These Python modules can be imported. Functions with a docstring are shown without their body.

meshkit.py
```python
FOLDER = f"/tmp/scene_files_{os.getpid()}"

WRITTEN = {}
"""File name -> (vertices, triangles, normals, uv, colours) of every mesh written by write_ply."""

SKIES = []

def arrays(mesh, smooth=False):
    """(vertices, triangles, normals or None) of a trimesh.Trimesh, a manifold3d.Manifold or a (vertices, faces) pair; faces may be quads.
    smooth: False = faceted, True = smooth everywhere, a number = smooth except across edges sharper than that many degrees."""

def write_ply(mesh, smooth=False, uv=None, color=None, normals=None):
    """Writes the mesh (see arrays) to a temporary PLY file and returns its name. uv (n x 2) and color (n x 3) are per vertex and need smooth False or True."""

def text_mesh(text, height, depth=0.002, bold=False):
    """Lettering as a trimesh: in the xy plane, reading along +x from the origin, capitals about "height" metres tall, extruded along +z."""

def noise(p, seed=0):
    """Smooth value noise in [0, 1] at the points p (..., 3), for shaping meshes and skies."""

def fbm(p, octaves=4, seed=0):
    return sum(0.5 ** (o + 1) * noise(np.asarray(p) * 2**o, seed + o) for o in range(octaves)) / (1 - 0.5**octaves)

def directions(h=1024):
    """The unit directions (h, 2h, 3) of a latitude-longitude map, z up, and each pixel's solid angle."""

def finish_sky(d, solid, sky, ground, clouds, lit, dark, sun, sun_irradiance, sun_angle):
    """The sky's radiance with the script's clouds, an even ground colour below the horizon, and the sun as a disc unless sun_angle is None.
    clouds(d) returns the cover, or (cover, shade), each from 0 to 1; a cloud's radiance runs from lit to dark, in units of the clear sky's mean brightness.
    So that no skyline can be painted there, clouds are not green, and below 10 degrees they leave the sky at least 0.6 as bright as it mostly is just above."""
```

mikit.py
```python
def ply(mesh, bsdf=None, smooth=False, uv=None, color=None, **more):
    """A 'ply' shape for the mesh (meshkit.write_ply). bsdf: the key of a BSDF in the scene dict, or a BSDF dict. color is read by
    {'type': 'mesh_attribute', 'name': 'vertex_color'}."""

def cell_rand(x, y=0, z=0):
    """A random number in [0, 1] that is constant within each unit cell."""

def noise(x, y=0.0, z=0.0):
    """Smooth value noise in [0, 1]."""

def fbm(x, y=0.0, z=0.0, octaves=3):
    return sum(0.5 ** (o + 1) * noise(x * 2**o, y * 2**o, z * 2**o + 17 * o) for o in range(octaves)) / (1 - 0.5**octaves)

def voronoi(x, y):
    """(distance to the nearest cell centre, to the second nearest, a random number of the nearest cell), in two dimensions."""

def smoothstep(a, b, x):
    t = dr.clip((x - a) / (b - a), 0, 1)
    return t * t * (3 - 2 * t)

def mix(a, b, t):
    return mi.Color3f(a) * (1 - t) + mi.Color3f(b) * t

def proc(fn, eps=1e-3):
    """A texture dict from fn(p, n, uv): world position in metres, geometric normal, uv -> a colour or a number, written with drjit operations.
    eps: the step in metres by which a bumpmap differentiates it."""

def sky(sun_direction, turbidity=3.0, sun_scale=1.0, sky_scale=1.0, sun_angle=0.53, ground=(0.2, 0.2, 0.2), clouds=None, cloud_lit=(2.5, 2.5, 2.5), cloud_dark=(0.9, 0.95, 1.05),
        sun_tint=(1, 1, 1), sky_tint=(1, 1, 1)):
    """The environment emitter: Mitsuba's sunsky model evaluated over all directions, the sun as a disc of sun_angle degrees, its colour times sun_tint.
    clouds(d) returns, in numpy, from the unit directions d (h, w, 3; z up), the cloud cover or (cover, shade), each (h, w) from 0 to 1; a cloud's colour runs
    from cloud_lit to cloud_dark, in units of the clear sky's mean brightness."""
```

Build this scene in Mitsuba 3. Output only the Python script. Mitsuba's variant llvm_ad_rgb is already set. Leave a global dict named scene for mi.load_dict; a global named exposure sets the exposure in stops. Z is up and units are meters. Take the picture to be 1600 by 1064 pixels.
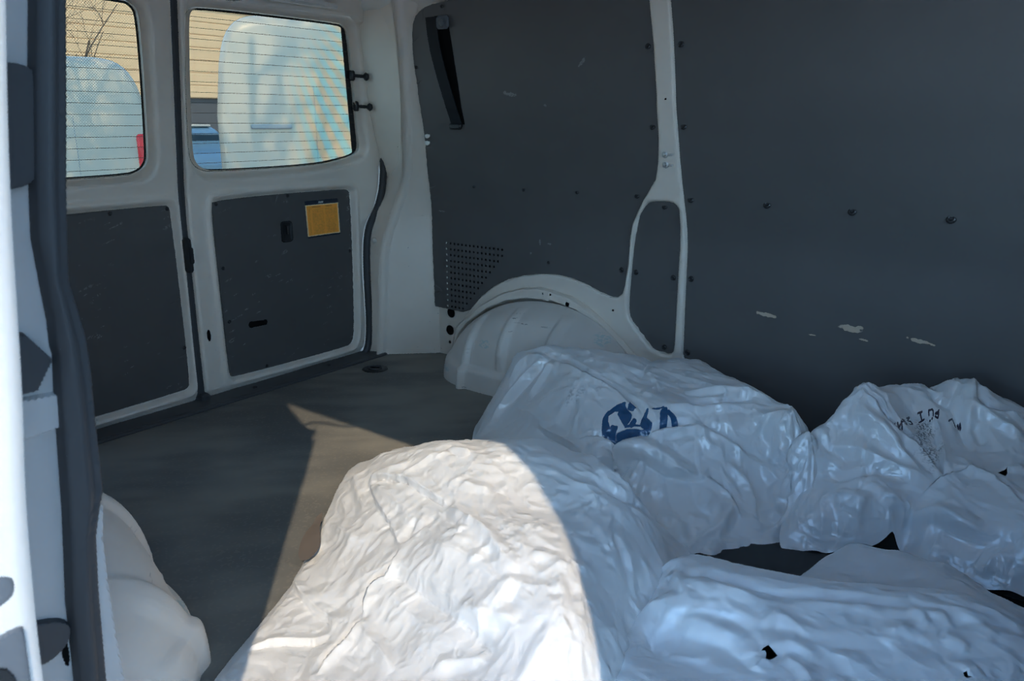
import math, random
import numpy as np, trimesh, shapely, manifold3d
import drjit as dr
import mitsuba as mi
import mikit, meshkit
from mikit import proc, noise, fbm, smoothstep, mix
from scipy.spatial import Delaunay, cKDTree
from scipy.interpolate import RBFInterpolator, LinearNDInterpolator, CubicSpline
from shapely.geometry import Polygon, LineString, Point, box

T = mi.ScalarTransform4f
scene, labels = {}, {}
random.seed(4)

# ------------------------------------------------------------------ camera, sky, exposure
exposure = 4.05
YAW, PITCH = math.radians(37.6), math.radians(15.6)
EYE = np.array([2.22, -0.42, 0.86])
FWD = np.array([-math.sin(YAW) * math.cos(PITCH), math.cos(YAW) * math.cos(PITCH), -math.sin(PITCH)])
scene['camera'] = {'type': 'thinlens', 'fov': math.degrees(2 * math.atan(800 / 1230)), 'fov_axis': 'x', 'aperture_radius': 0.0013,
                   'focus_distance': 2.0, 'near_clip': 0.02, 'far_clip': 500.0,
                   'to_world': T().look_at(origin=EYE.tolist(), target=(EYE + FWD).tolist(), up=[0, 0, 1])}
SUN = [0.5417, -0.5417, 0.643]
scene['sky'] = mikit.sky(SUN, turbidity=2.6, sun_scale=0.155, sky_scale=1.0, ground=(0.40, 0.37, 0.33), sky_tint=(0.80, 1.02, 1.18), sun_tint=(0.98, 0.99, 1.0))


# ------------------------------------------------------------------ helpers
def tag(key, label=None, category=None, group=None, kind=None):
    d = labels.setdefault(key, {})
    for k, v in (('label', label), ('category', category), ('group', group), ('kind', kind)):
        if v:
            d[k] = v


def key_for(name):
    if name not in scene:
        return name
    k = 1
    while f'{name}_{k:03d}' in scene:
        k += 1
    return f'{name}_{k:03d}'


def add(name, mesh, mat, smooth=False, **kw):
    k = key_for(name)
    scene[k] = mikit.ply(mesh, mat, smooth, **kw)
    return k


def again(name, src, to_world):
    k = key_for(name)
    scene[k] = {**scene[src], 'to_world': to_world}
    return k


def spline(pts, n=12, closed=False):
    p = np.array(pts, float)
    if closed:
        p = np.vstack([p, p[:1]])
    t = np.r_[0, np.cumsum(np.sqrt(np.linalg.norm(np.diff(p, axis=0), axis=1)))]
    cs = CubicSpline(t, p, bc_type='periodic' if closed else 'natural')
    u = np.concatenate([np.linspace(a, b, n, endpoint=False) for a, b in zip(t[:-1], t[1:])] + ([] if closed else [t[-1:]]))
    return cs(u)


def chaikin(pts, k=2, closed=True):
    p = np.array(pts, float)
    for _ in range(k):
        q = np.roll(p, -1, 0) if closed else p[1:]
        a = p if closed else p[:-1]
        r = np.empty((2 * len(a), p.shape[1]))
        r[0::2], r[1::2] = a * .75 + q * .25, a * .25 + q * .75
        p = r if closed else np.vstack([p[:1], r, p[-1:]])
    return p


def sample_poly(poly, spacing, rings, extra=(), ring_step=None):
    """Points and triangles covering a polygon: rings at the given insets from its outline, a hexagonal fill further in."""
    poly = shapely.make_valid(poly)
    P = []
    for inset in (0.0, *rings):
        g = poly.buffer(-inset, join_style='round') if inset else poly
        for part in getattr(g, 'geoms', [g]):
            if part.is_empty or part.geom_type != 'Polygon':
                continue
            for ring in (part.exterior, *part.interiors):
                step = ring_step or min(spacing, max(0.004, spacing * .6))
                n = max(8, int(ring.length / step))
                P.append(shapely.get_coordinates(shapely.line_interpolate_point(ring, np.arange(n) / n, normalized=True)))
                if inset == 0.0:
                    P.append(np.array(ring.coords)[:-1])
    last = max(rings) if len(rings) else 0.0
    core = poly.buffer(-(last + spacing * .45))
    if not core.is_empty:
        x0, y0, x1, y1 = core.bounds
        gx, gy = np.meshgrid(np.arange(x0, x1 + spacing, spacing), np.arange(y0, y1 + spacing, spacing * .866))
        gx = gx + (np.arange(gx.shape[0]) % 2)[:, None] * spacing / 2
        q = np.stack([gx.ravel(), gy.ravel()], 1)
        P.append(q[shapely.contains_xy(core, q[:, 0], q[:, 1])])
    for e in extra:
        e = np.asarray(e, float)
        P.append(e[shapely.contains_xy(poly, e[:, 0], e[:, 1])])
    P = np.vstack(P)
    _, i = np.unique(np.round(P / 0.0004).astype(np.int64), axis=0, return_index=True)
    P = P[np.sort(i)]
    tri = Delaunay(P).simplices
    c = P[tri].mean(1)
    ok = shapely.contains_xy(poly.buffer(1e-5), c[:, 0], c[:, 1])
    a = P[tri]
    area = .5 * np.cross(a[:, 1] - a[:, 0], a[:, 2] - a[:, 0])
    ok &= np.abs(area) > 1e-10
    tri, area = tri[ok], area[ok]
    tri[area < 0] = tri[area < 0][:, ::-1]
    return P, tri


def edge_dist(poly, P):
    return shapely.distance(shapely.points(P), poly.boundary)


def sheet(poly, warp, spacing=.03, rings=(.002, .005, .009), thick=.008, round_=.006, depth=None, extra=(), ring_step=None):
    """A pressed sheet: the polygon in a surface's (u, v), warp(u, v, d) -> points, d standing off the surface; rounded rim, plus a relief depth(P)."""
    P, tri = sample_poly(poly, spacing, rings, extra, ring_step)
    e = np.minimum(edge_dist(poly, P) / max(round_, 1e-6), 1)
    d = thick - round_ * (1 - np.sqrt(np.maximum(0, 1 - (1 - e) ** 2)))
    d = np.where(e <= 1e-4, 0.0 if thick > 0 else d, d)
    if depth is not None:
        d = d + depth(P) * np.where(e <= 1e-4, 0, 1)
    V = warp(P[:, 0], P[:, 1], d)
    m = trimesh.Trimesh(V, tri, process=False)
    return m


def orient(m, towards):
    """Turn the sheet's faces to look along the direction."""
    if (m.face_normals * m.area_faces[:, None]).sum(0) @ np.asarray(towards, float) < 0:
        m.invert()
    return m


def tube(path, r, n=8, caps=True, flat=None, up=None):
    """A tube along the path; r one number or one per point; flat = (across, along up) scale of the section."""
    p = np.asarray(path, float)
    r = np.broadcast_to(np.asarray(r, float), len(p))
    t = np.gradient(p, axis=0)
    t /= np.linalg.norm(t, axis=1, keepdims=True) + 1e-12
    ref = np.array(up if up is not None else ([0, 0, 1] if abs(t[0][2]) < .9 else [1, 0, 0]), float)
    V = []
    a = ref - t[0] * (ref @ t[0])
    a /= np.linalg.norm(a)
    for i in range(len(p)):
        if up is not None:
            a = ref - t[i] * (ref @ t[i])
        else:
            a = a - t[i] * (a @ t[i])
        a = a / np.linalg.norm(a)
        b = np.cross(t[i], a)
        ang = np.arange(n) * 2 * np.pi / n
        fa, fb = (flat or (1, 1))
        V.append(p[i] + r[i] * (np.cos(ang)[:, None] * a * fa + np.sin(ang)[:, None] * b * fb))
    V = np.vstack(V)
    F = []
    for i in range(len(p) - 1):
        for j in range(n):
            k = (j + 1) % n
            F += [[i * n + j, i * n + k, (i + 1) * n + k], [i * n + j, (i + 1) * n + k, (i + 1) * n + j]]
    if caps:
        for c, s in ((0, -1), (len(p) - 1, 1)):
            o = len(V)
            V = np.vstack([V, p[c]])
            for j in range(n):
                k = (j + 1) % n
                F.append([c * n + j, c * n + k, o][::s])
    return trimesh.Trimesh(V, F, process=False)


def rbox(size, r=.004, at=(0, 0, 0)):
    """A box with chamfered edges."""
    s = np.array(size, float) / 2
    r = min(r, s.min() * .9)
    c = [manifold3d.Manifold.cube([2 * (s[0] - (r if k != 0 else 0)), 2 * (s[1] - (r if k != 1 else 0)), 2 * (s[2] - (r if k != 2 else 0))], True) for k in range(3)]
    m = manifold3d.Manifold.batch_hull(c).to_mesh()
    return trimesh.Trimesh(m.vert_properties[:, :3] + np.array(at, float), m.tri_verts, process=False)


def lathe(profile, n=20, at=(0, 0, 0), axis=(0, 0, 1)):
    prof = np.array(profile, float)
    m = trimesh.creation.revolve(prof, sections=n)
    m.apply_transform(trimesh.geometry.align_vectors([0, 0, 1], np.array(axis, float) / np.linalg.norm(axis)))
    m.apply_translation(at)
    return m


def join(*ms):
    return trimesh.util.concatenate(list(ms))


# the two big curved surfaces of the van body
def Yw(z):      # inside of the far body side: upright below the waist, leaning in above it
    z = np.asarray(z, float)
    return np.interp(z, [-1, .50, .56, .62, .70, .9, 1.2, 1.5], [1.70, 1.70, 1.69, 1.668, 1.635, 1.562, 1.495, 1.43])


def Xr(z):      # inside of the rear doors: upright, leaning forward above the waist
    return np.interp(np.asarray(z, float), [-1, .58, .66, 1.4], [0, 0, .006, .105])


def wall_warp(off=0.0):
    return lambda u, v, d: np.stack([u, Yw(v) - off - d, v], 1)


def door_warp(off=0.0):
    return lambda u, v, d: np.stack([Xr(v) + off + d, u, v], 1)


# ------------------------------------------------------------------ materials
def P_(color, rough=.5, spec=.5, **kw):
    c = color if isinstance(color, dict) else {'type': 'rgb', 'value': list(color)}
    return {'type': 'twosided', 'bsdf': {'type': 'principled', 'base_color': c, 'roughness': rough, 'specular': spec, **kw}}


def bumped(b, fn, scale=1.0, eps=1e-3):
    inner = b['bsdf']
    return {'type': 'twosided', 'bsdf': {'type': 'bumpmap', 'arbitrary': proc(fn, eps), 'scale': scale, 'bsdf': inner}}


def paint_fn(p, n, uv):      # white body paint with grime and a few rubbed dark specks
    g = fbm(p.x * 7, p.y * 7, p.z * 7, 3)
    s = noise(p.x * 90, p.y * 90, p.z * 160)
    k = smoothstep(.90, .97, s) * smoothstep(.50, .70, noise(p.x * 9 + 5, p.y * 9, p.z * 13)) * smoothstep(.75, .3, p.z)
    c = mix((.63, .555, .47), (.70, .625, .54), g)
    return mix(c, (.12, .12, .12), k * .7)


def arch_fn(p, n, uv):       # the same paint, scuffed by loads
    g = fbm(p.x * 8, p.y * 8, p.z * 8, 3)
    st = noise(p.x * 26 + 3, p.y * 40, p.z * 170)
    fine = noise(p.x * 150, p.y * 150, p.z * 220)
    band = smoothstep(.56, .72, noise(p.x * 7, p.y * 9 + 4, p.z * 17))
    k = smoothstep(.74, .86, st) * band * smoothstep(.35, .6, fine)
    c = mix((.56, .515, .455), (.66, .61, .55), g)
    blue = smoothstep(.76, .84, noise(p.x * 11 + 9, p.y * 8, p.z * 26 + 2)) * smoothstep(.45, .6, fine)
    c = mix(c, (.40, .50, .48), blue * .7)
    return mix(c, (.13, .13, .12), k * .75)


scene['mat_white_paint'] = P_(proc(paint_fn), .32, .5, clearcoat=.3, clearcoat_gloss=.85)
scene['mat_arch_paint'] = P_(proc(arch_fn), .42, .45)
scene['mat_plain_white'] = P_((.64, .61, .56), .35)

SCUFFS = [(1.482, .341, .030, .006, -.10), (1.708, .337, .030, .009, -.05), (1.722, .339, .016, .007, .2), (1.876, .331, .032, .005, -.12), (1.612, .304, .010, .002, 0), (1.745, .312, .012, .003, -.1)]
CHALK = [(.700, .936, .020, .006, -.1), (.677, .943, .006, .005, 0), (.820, .903, .006, .004, 0), (.963, 1.017, .012, .007, .7), (.279, .546, .018, .003, -.05), (.671, .433, .004, .004, 0), (.708, .473, .004, .010, 0), (.745, .470, .010, .003, 0)]


def lining_fn(p, n, uv):
    g = fbm(p.x * 5, p.y * 5 + 3, p.z * 5, 3)
    c = mix((.086, .083, .080), (.104, .100, .096), g)
    dust = smoothstep(.6, .95, fbm(p.x * 14, p.y * 14, p.z * 14, 3))
    c = mix(c, (.11, .105, .10), dust * .35)
    fine = noise(p.x * 260, p.y * 260, p.z * 420)
    onwall = dr.select(p.y > 1.3, 1.0, 0.0)
    for L, col, op in ((SCUFFS, (.50, .40, .30), 1.0), (CHALK, (.30, .30, .29), .55)):
        k = mi.Float(0)
        for (x, z, a, b, s) in L:
            dx, dz = p.x - x, p.z - z - (p.x - x) * s
            wob = (noise(p.x * 160, p.z * 160, x * 9) - .5) * .9
            k = dr.maximum(k, smoothstep(1.05, .80, dr.sqrt(dr.square(dx / a) + dr.square(dz / b)) + wob))
        c = mix(c, col, k * op * onwall * smoothstep(.15, .4, fine + (.25 if op == 1.0 else 0)))
    return c


def door_lining_fn(p, n, uv):
    g = fbm(p.x * 5, p.y * 5 + 3, p.z * 5, 3)
    c = mix((.072, .069, .066), (.088, .084, .080), g)
    st = noise(p.y * 30 + p.z * 22, p.z * 120 - p.y * 40, 3)
    k = smoothstep(.80, .90, st) * smoothstep(.62, .75, noise(p.y * 14 + 2, p.z * 14, 8)) * smoothstep(.3, .7, noise(p.y * 300, p.z * 300, 1))
    return mix(c, (.26, .25, .23), k * .5)


scene['mat_lining'] = P_(proc(lining_fn), .48, .4)
scene['mat_door_lining'] = P_(proc(door_lining_fn), .48, .4)


def mat_floor_fn(p, n, uv):
    g = fbm(p.x * 3.2 + 3, p.y * 3.2, 0, 4)
    st = fbm((p.x + p.y) * 3 + 7, (p.x - p.y) * 9, 0, 3)
    c = mix((.118, .117, .108), (.215, .205, .176), smoothstep(.30, .72, g * .6 + st * .4))
    return mix(c, (.24, .21, .17), smoothstep(.62, .9, noise(p.x * 210, p.y * 210, 2)) * .25)


def mat_floor_bump(p, n, uv):
    a, b = (p.x + p.y) * 420., (p.x - p.y) * 420.
    return dr.sin(a) * dr.sin(b) * .00028


scene['mat_floor'] = bumped(P_(proc(mat_floor_fn), .62, .35), mat_floor_bump, 1.0, 4e-4)
scene['mat_sill'] = P_((.055, .056, .058), .5)
scene['mat_rubber'] = P_((.040, .042, .045), .55, .4)
scene['mat_black'] = P_((.012, .013, .014), .4, .4)
scene['mat_hole'] = P_((.004, .004, .004), .9, .1)
scene['mat_webbing'] = P_((.010, .012, .015), .7, .3)
scene['mat_bolt'] = P_((.018, .018, .019), .35, .5)
scene['mat_steel'] = {'type': 'twosided', 'bsdf': {'type': 'roughconductor', 'material': 'none', 'specular_reflectance': {'type': 'rgb', 'value': [.55, .55, .54]}, 'alpha': .3}}
scene['mat_grey'] = P_((.10, .11, .12), .5)
scene['mat_wire'] = P_((.10, .07, .05), .5)


def pane_fn(p, n, uv):       # printed dot screen and the rainbow bands of tempered glass
    a = dr.sin(p.y * 860.) * dr.sin(p.z * 860.)
    c = mix((.34, .32, .26), (.80, .76, .62), smoothstep(-.25, .25, a))
    dy, dz = p.y - 1.20, 1.25 - p.z
    r = dr.sqrt(dr.square(dy) + dr.square(dz))
    ang = dr.atan2(dy, dz)
    w = dr.sin(ang * 40. - r * 26. + ang * r * 30.)
    k = smoothstep(1.10, 1.42, p.y) * smoothstep(.12, .34, r) * smoothstep(.02, .35, ang)
    tint = mix((.50, .98, 1.12), (1.15, .82, .58), smoothstep(-.7, .7, w))
    return mix(c, c * tint, k)


scene['mat_pane'] = {'type': 'thindielectric', 'int_ior': 1.5, 'specular_transmittance': proc(pane_fn)}


def sticker_fn(p, n, uv):    # columns of small print: v counts rows, u runs along the line
    u, v = uv.x, uv.y
    row = v * 30.
    fr = row - dr.floor(row)
    ink = smoothstep(.34, .42, noise(u * 75, dr.floor(row) * 3.1, 1)) * dr.select((fr > .28) & (fr < .74), 1., 0.)
    col = dr.select(((u > .07) & (u < .13)) | ((u > .18) & (u < .53)) | ((u > .58) & (u < .93)), 1., 0.)
    inside = dr.select((v > .05) & (v < .95), 1., 0.)
    head = dr.select((v > .90) & (((u > .2) & (u < .45)) | ((u > .6) & (u < .8))), 1., 0.)
    c = mix((.95, .37, .05), (.46, .15, .03), dr.maximum(ink * col * inside * dr.select(v < .87, .75, 0.), head * .6 * inside))
    rim = dr.select((u < .03) | (u > .97) | (v < .03) | (v > .97), 1., 0.)
    return mix(c, (.80, .62, .40), rim * .8)


scene['mat_sticker'] = P_(proc(sticker_fn), .45)
scene['mat_ink_white'] = P_((.7, .7, .7), .5)
scene['mat_navy'] = P_((.012, .018, .03), .45)


# plastic film: finely crumpled, thin, slightly glossy
def film_bump(p, n, uv):
    wx = fbm(p.x * 9, p.y * 9, p.z * 9, 2) * 2.2
    a = dr.abs(noise(p.x * 38 + wx, p.y * 38 - wx, p.z * 38 + 4) - .5)
    b = dr.abs(noise(p.x * 90 + 7, p.y * 90 + wx * 2, p.z * 90) - .5)
    return -a * .0050 - b * .0020


def film_base(p):
    g = fbm(p.x * 4, p.y * 4, p.z * 4, 3)
    return mix((.62, .62, .615), (.70, .70, .69), g)


def film_fn(p, n, uv):
    return film_base(p)


def seg(x, y, a, b):
    ax, ay, bx, by = *a, *b
    vx, vy = bx - ax, by - ay
    t = dr.clip(((x - ax) * vx + (y - ay) * vy) / (vx * vx + vy * vy), 0, 1)
    return dr.sqrt(dr.square(x - ax - t * vx) + dr.square(y - ay - t * vy))


FILM = dict(rough=.20, spec=.6, clearcoat=.8, clearcoat_gloss=.93)
scene['mat_film'] = bumped(P_(proc(film_fn), **FILM), film_bump, 1.0, 1.2e-3)

# ------------------------------------------------------------------ van shell
# floor
fl = box(-.02, -.12, 2.42, 1.72)
add('floor', orient(sheet(fl, lambda u, v, d: np.stack([u, v, d * 0], 1), .12, (), 0, 0), (0, 0, 1)), 'mat_floor')
tag('floor', 'dusty dark rubber cargo floor of the van', 'floor', kind='structure')
# dark rear sill strip with its step line
k = add('trim_1', join(rbox((.085, 1.56, .012), .003, (.030, .80, .002)), rbox((.014, 1.54, .010), .003, (.082, .80, .0035))), 'mat_sill')
tag('trim_1', 'black sill strip along the bottom of the rear doors', 'sill trim', kind='structure')
for yy in (.45, 1.02, 1.33):
    add('trim_1__screw', lathe([(0, .0035), (.006, .003), (.008, 0)], 12, (.035, yy, .008)), 'mat_bolt', 30)

# far body side: plain skin behind the lining
skin = Polygon([(-.02, -.02), (2.42, -.02), (2.42, 1.25), (-.02 + .1, 1.25), (-.02, .6)])
add('wall_left', orient(sheet(skin, wall_warp(-.014), .05, (), 0, 0), (0, -1, 0)), 'mat_white_paint', True)
tag('wall_left', 'far body side of the van in white painted steel', 'wall', kind='structure')

PANEL_REAR = [(.530, 1.216), (.511, 1.210), (.413, 1.203), (.361, 1.180), (.339, 1.151), (.318, 1.070), (.312, .939), (.302, .837), (.261, .692), (.220, .535), (.217, .421), (.220, .306), (.221, .185), (.362, .183)]
POST_L = [(1.179, 1.235), (1.181, 1.155), (1.182, 1.126), (1.186, 1.045), (1.187, .924), (1.180, .813), (1.170, .749), (1.156, .701), (1.121, .656), (1.084, .603), (1.060, .562), (1.048, .510), (1.044, .432), (1.036, .371), (1.027, .342), (1.011, .329), (.990, .328)]
ARCH_OUT = [(.947, .338), (.897, .355), (.837, .369), (.777, .374), (.722, .370), (.642, .355), (.576, .334), (.516, .303), (.454, .257), (.409, .208), (.361, .150), (.322, .092), (.30, .0)]
ARCH_IN = [(.33, .0), (.355, .126), (.416, .179), (.480, .230), (.567, .280), (.650, .308), (.722, .319), (.761, .316), (.845, .304), (.905, .278), (.957, .247), (1.029, .193), (1.093, .141), (1.15, .07), (1.17, .0)]
POST_R = [(1.243, 1.235), (1.243, 1.150), (1.246, 1.077), (1.246, .949), (1.243, .842), (1.240, .757), (1.239, .681), (1.238, .619), (1.238, .527), (1.240, .385), (1.244, .184), (1.27, .12), (1.30, .0)]
FORK_HOLE = [(1.094, .597), (1.116, .624), (1.135, .633), (1.186, .636), (1.209, .631), (1.217, .615), (1.216, .599), (1.211, .496), (1.211, .381), (1.212, .263), (1.212, .191), (1.202, .177), (1.159, .180), (1.139, .187), (1.104, .222), (1.069, .259), (1.058, .276), (1.053, .306), (1.058, .422), (1.064, .511), (1.086, .584)]

# dark lining panels (each can be unscrewed)
rear_panel = Polygon(chaikin(PANEL_REAR[1:13], 1, False).tolist() + [(.362, .183), (.45, .22), (.60, .31), (.777, .345), (.95, .315), (1.02, .30), (1.075, .50), (1.14, .64), (1.205, .75), (1.21, 1.216)])
fork_panel = Polygon(FORK_HOLE).buffer(.012)
front_panel = box(1.225, .004, 2.40, 1.216).buffer(-.004).buffer(.004)
PANELS = [('lining_panel', rear_panel, 'tall dark grey plywood side panel between rear corner and white post'),
          ('lining_panel_001', front_panel, 'largest dark grey plywood side panel, right of the white post'),
          ('lining_panel_002', fork_panel, 'small dark panel inside the loop of the white post')]
for name, poly, lab in PANELS:
    add(name, orient(sheet(poly, wall_warp(0), .05, (.0015, .003), .005, .003), (0, -1, 0)), 'mat_lining', 40)
    tag(name, lab, 'panel', 'dark plywood lining panels')


def wall_point(x, z, off):
    return np.array([x, float(Yw(z)) - off, z])


def wall_normal(z):
    s = float(Yw(z + .01) - Yw(z - .01)) / .02
    n = np.array([0, -1, -s])
    return n / np.linalg.norm(n)


bolt_prof = [(0, .0050), (.0035, .0052), (.0036, .0034), (.0062, .0045), (.0090, .0030), (.0105, 0.0)]


def bolt(parent, x, z, s=1.0, mat='mat_bolt', name='bolt'):
    add(f'{parent}__{name}', lathe(np.array(bolt_prof) * s, 14, wall_point(x, z, .005), wall_normal(z)), mat, 40)


for (x, z, s) in [(1.474, .646, 1), (1.689, .643, 1.05), (1.908, .640, 1.1), (1.264, 1.047, .85), (1.259, .845, .85), (1.257, .647, .9), (1.252, .414, .85), (1.255, .190, .85)]:
    bolt('lining_panel_001', x, z, s)
for (x, z, s) in [(1.170, 1.047, .8), (1.166, .844, .8), (1.087, .648, .8), (1.019, .414, .8), (.461, .645, .6), (.672, .645, .6), (.878, .648, .6), (.327, 1.027, .6), (.479, 1.195, .6), (.743, .408, .5)]:
    bolt('lining_panel', x, z, s)
for (x, z) in [(1.172, .621), (1.070, .413), (1.195, .411), (1.178, .193)]:
    bolt('lining_panel_002', x, z, .8)
# two pale clips at the rear edge of the tall panel
for (x, z) in [(.312, .813), (.303, .790)]:
    k = add('lining_panel__clip', lathe([(0, .004), (.003, .004), (.004, .0025), (.011, .0025), (.012, 0)], 14, wall_point(x, z, .004), wall_normal(z)), 'mat_plain_white', 40)
tag('lining_panel__clip', 'pale round clip')
tag('lining_panel__clip_001', 'pale round clip')
# vent perforations in the tall panel, a triangle of small holes
row_end = [.556, .556, .537, .519, .501, .483, .465, .447, .429, .411, .393, .375]
dots, pale = [], []
for r, end in enumerate(row_end):
    z = .432 - r * .0213
    pale.append(lathe([(0, .0009), (.0034, .0009)], 8, wall_point(.291, z, .005), (0, -1, 0)))
    x = .311
    while x < end + .004:
        dots.append(lathe([(0, .0009), (.0040, .0009)], 8, wall_point(x, z, .005), (0, -1, 0)))
        x += .0183
add('lining_panel__vent_holes', join(*dots), 'mat_hole')
tag('lining_panel__vent_holes', 'triangle of small black vent perforations', kind='stuff')
add('lining_panel__pale_holes', join(*pale), 'mat_plain_white')
tag('lining_panel__pale_holes', 'column of perforations showing white steel behind', kind='stuff')

# white post with its loop and the ring over the wheel arch: one pressing
outline = POST_L + ARCH_OUT + ARCH_IN + POST_R[::-1]
post = Polygon(outline).buffer(0).buffer(.004).buffer(-.004)
post = max(getattr(post, 'geoms', [post]), key=lambda g: g.area)
post = post.difference(Polygon(chaikin(FORK_HOLE, 1)))
hole_b = Polygon(FORK_HOLE).boundary


def post_relief(P):          # raised rim round the loop
    d = shapely.distance(shapely.points(P), hole_b)
    return .004 * np.exp(-((d - .014) / .006) ** 2)


m = orient(sheet(post, wall_warp(-.010), .010, (.002, .004, .007, .011), .024, .010, post_relief), (0, -1, 0))
add('wall_left__pillar', m, 'mat_white_paint', True)
tag('wall_left__pillar', 'white post that forks into a loop and a ring over the wheel arch')
for (x, z) in [(1.203, .771), (1.201, .743)]:
    k = add('wall_left__pillar__wing_clip', join(lathe([(0, .006), (.004, .006), (.005, .003), (.009, .002), (.010, 0)], 14, wall_point(x - .004, z, .0145), (0, -1, 0)),
            rbox((.020, .003, .007), .001, wall_point(x + .008, z - .001, .0155))), 'mat_steel', 40)
for (x, z, s) in [(1.218, .915, .0026), (1.00, .285, .0035)]:
    add('wall_left__pillar__hole', lathe([(0, .0008), (s, .0008)], 10, wall_point(x, z, .0145), (0, -1, 0)), 'mat_hole')

# wheel arch dome (far side) with ribs and a lower skirt
XC, AL, AR, BZ = .776, .405, .350, .283


def dome(near=False):
    nphi, nr = 150, 70
    phi = np.linspace(0, np.pi, nphi)
    rr = 1 - (1 - np.linspace(0, 1, nr)) ** 2.2
    PH, RR = np.meshgrid(phi, rr, indexing='ij')
    a = np.where(np.cos(PH) > 0, AR, AL)
    x, z = XC + a * RR * np.cos(PH), BZ * RR * np.sin(PH)
    p = .040 + .192 * np.maximum(0, 1 - RR ** 4.6) ** .62 if not near else .232 * np.maximum(0, 1 - RR ** 4.6) ** .62
    ribs = sum(np.exp(-((x - c) / .016) ** 4) for c in (.56, .715, .89, 1.045))
    p = p + .020 * ribs * np.clip((RR - .30) / .2, 0, 1) * np.clip((1 - RR) / .05, 0, 1)
    p = p + .020 / (1 + np.exp((z - .072) / .0035)) * np.clip((1 - RR) / .04, 0, 1) - .10 * np.clip(z - .09, 0, 1) * np.clip(1 - RR, 0, 1) * 2.2
    return x, z, p, nphi, nr


def grid_faces(a, b):
    i = np.arange(a * b).reshape(a, b)
    q = np.stack([i[:-1, :-1], i[1:, :-1], i[1:, 1:], i[:-1, 1:]], -1).reshape(-1, 4)
    return np.vstack([q[:, [0, 1, 2]], q[:, [0, 2, 3]]])


x, z, p, na, nb = dome()
V = np.stack([x, 1.70 - p, z], -1).reshape(-1, 3)
add('wheel_arch', orient(trimesh.Trimesh(V, grid_faces(na, nb), process=False), (0, -1, .3)), 'mat_arch_paint', True)
tag('wheel_arch', 'scuffed white ribbed wheel arch under the white ring, behind the logo bag', 'wheel arch', 'wheel arches')
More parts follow.
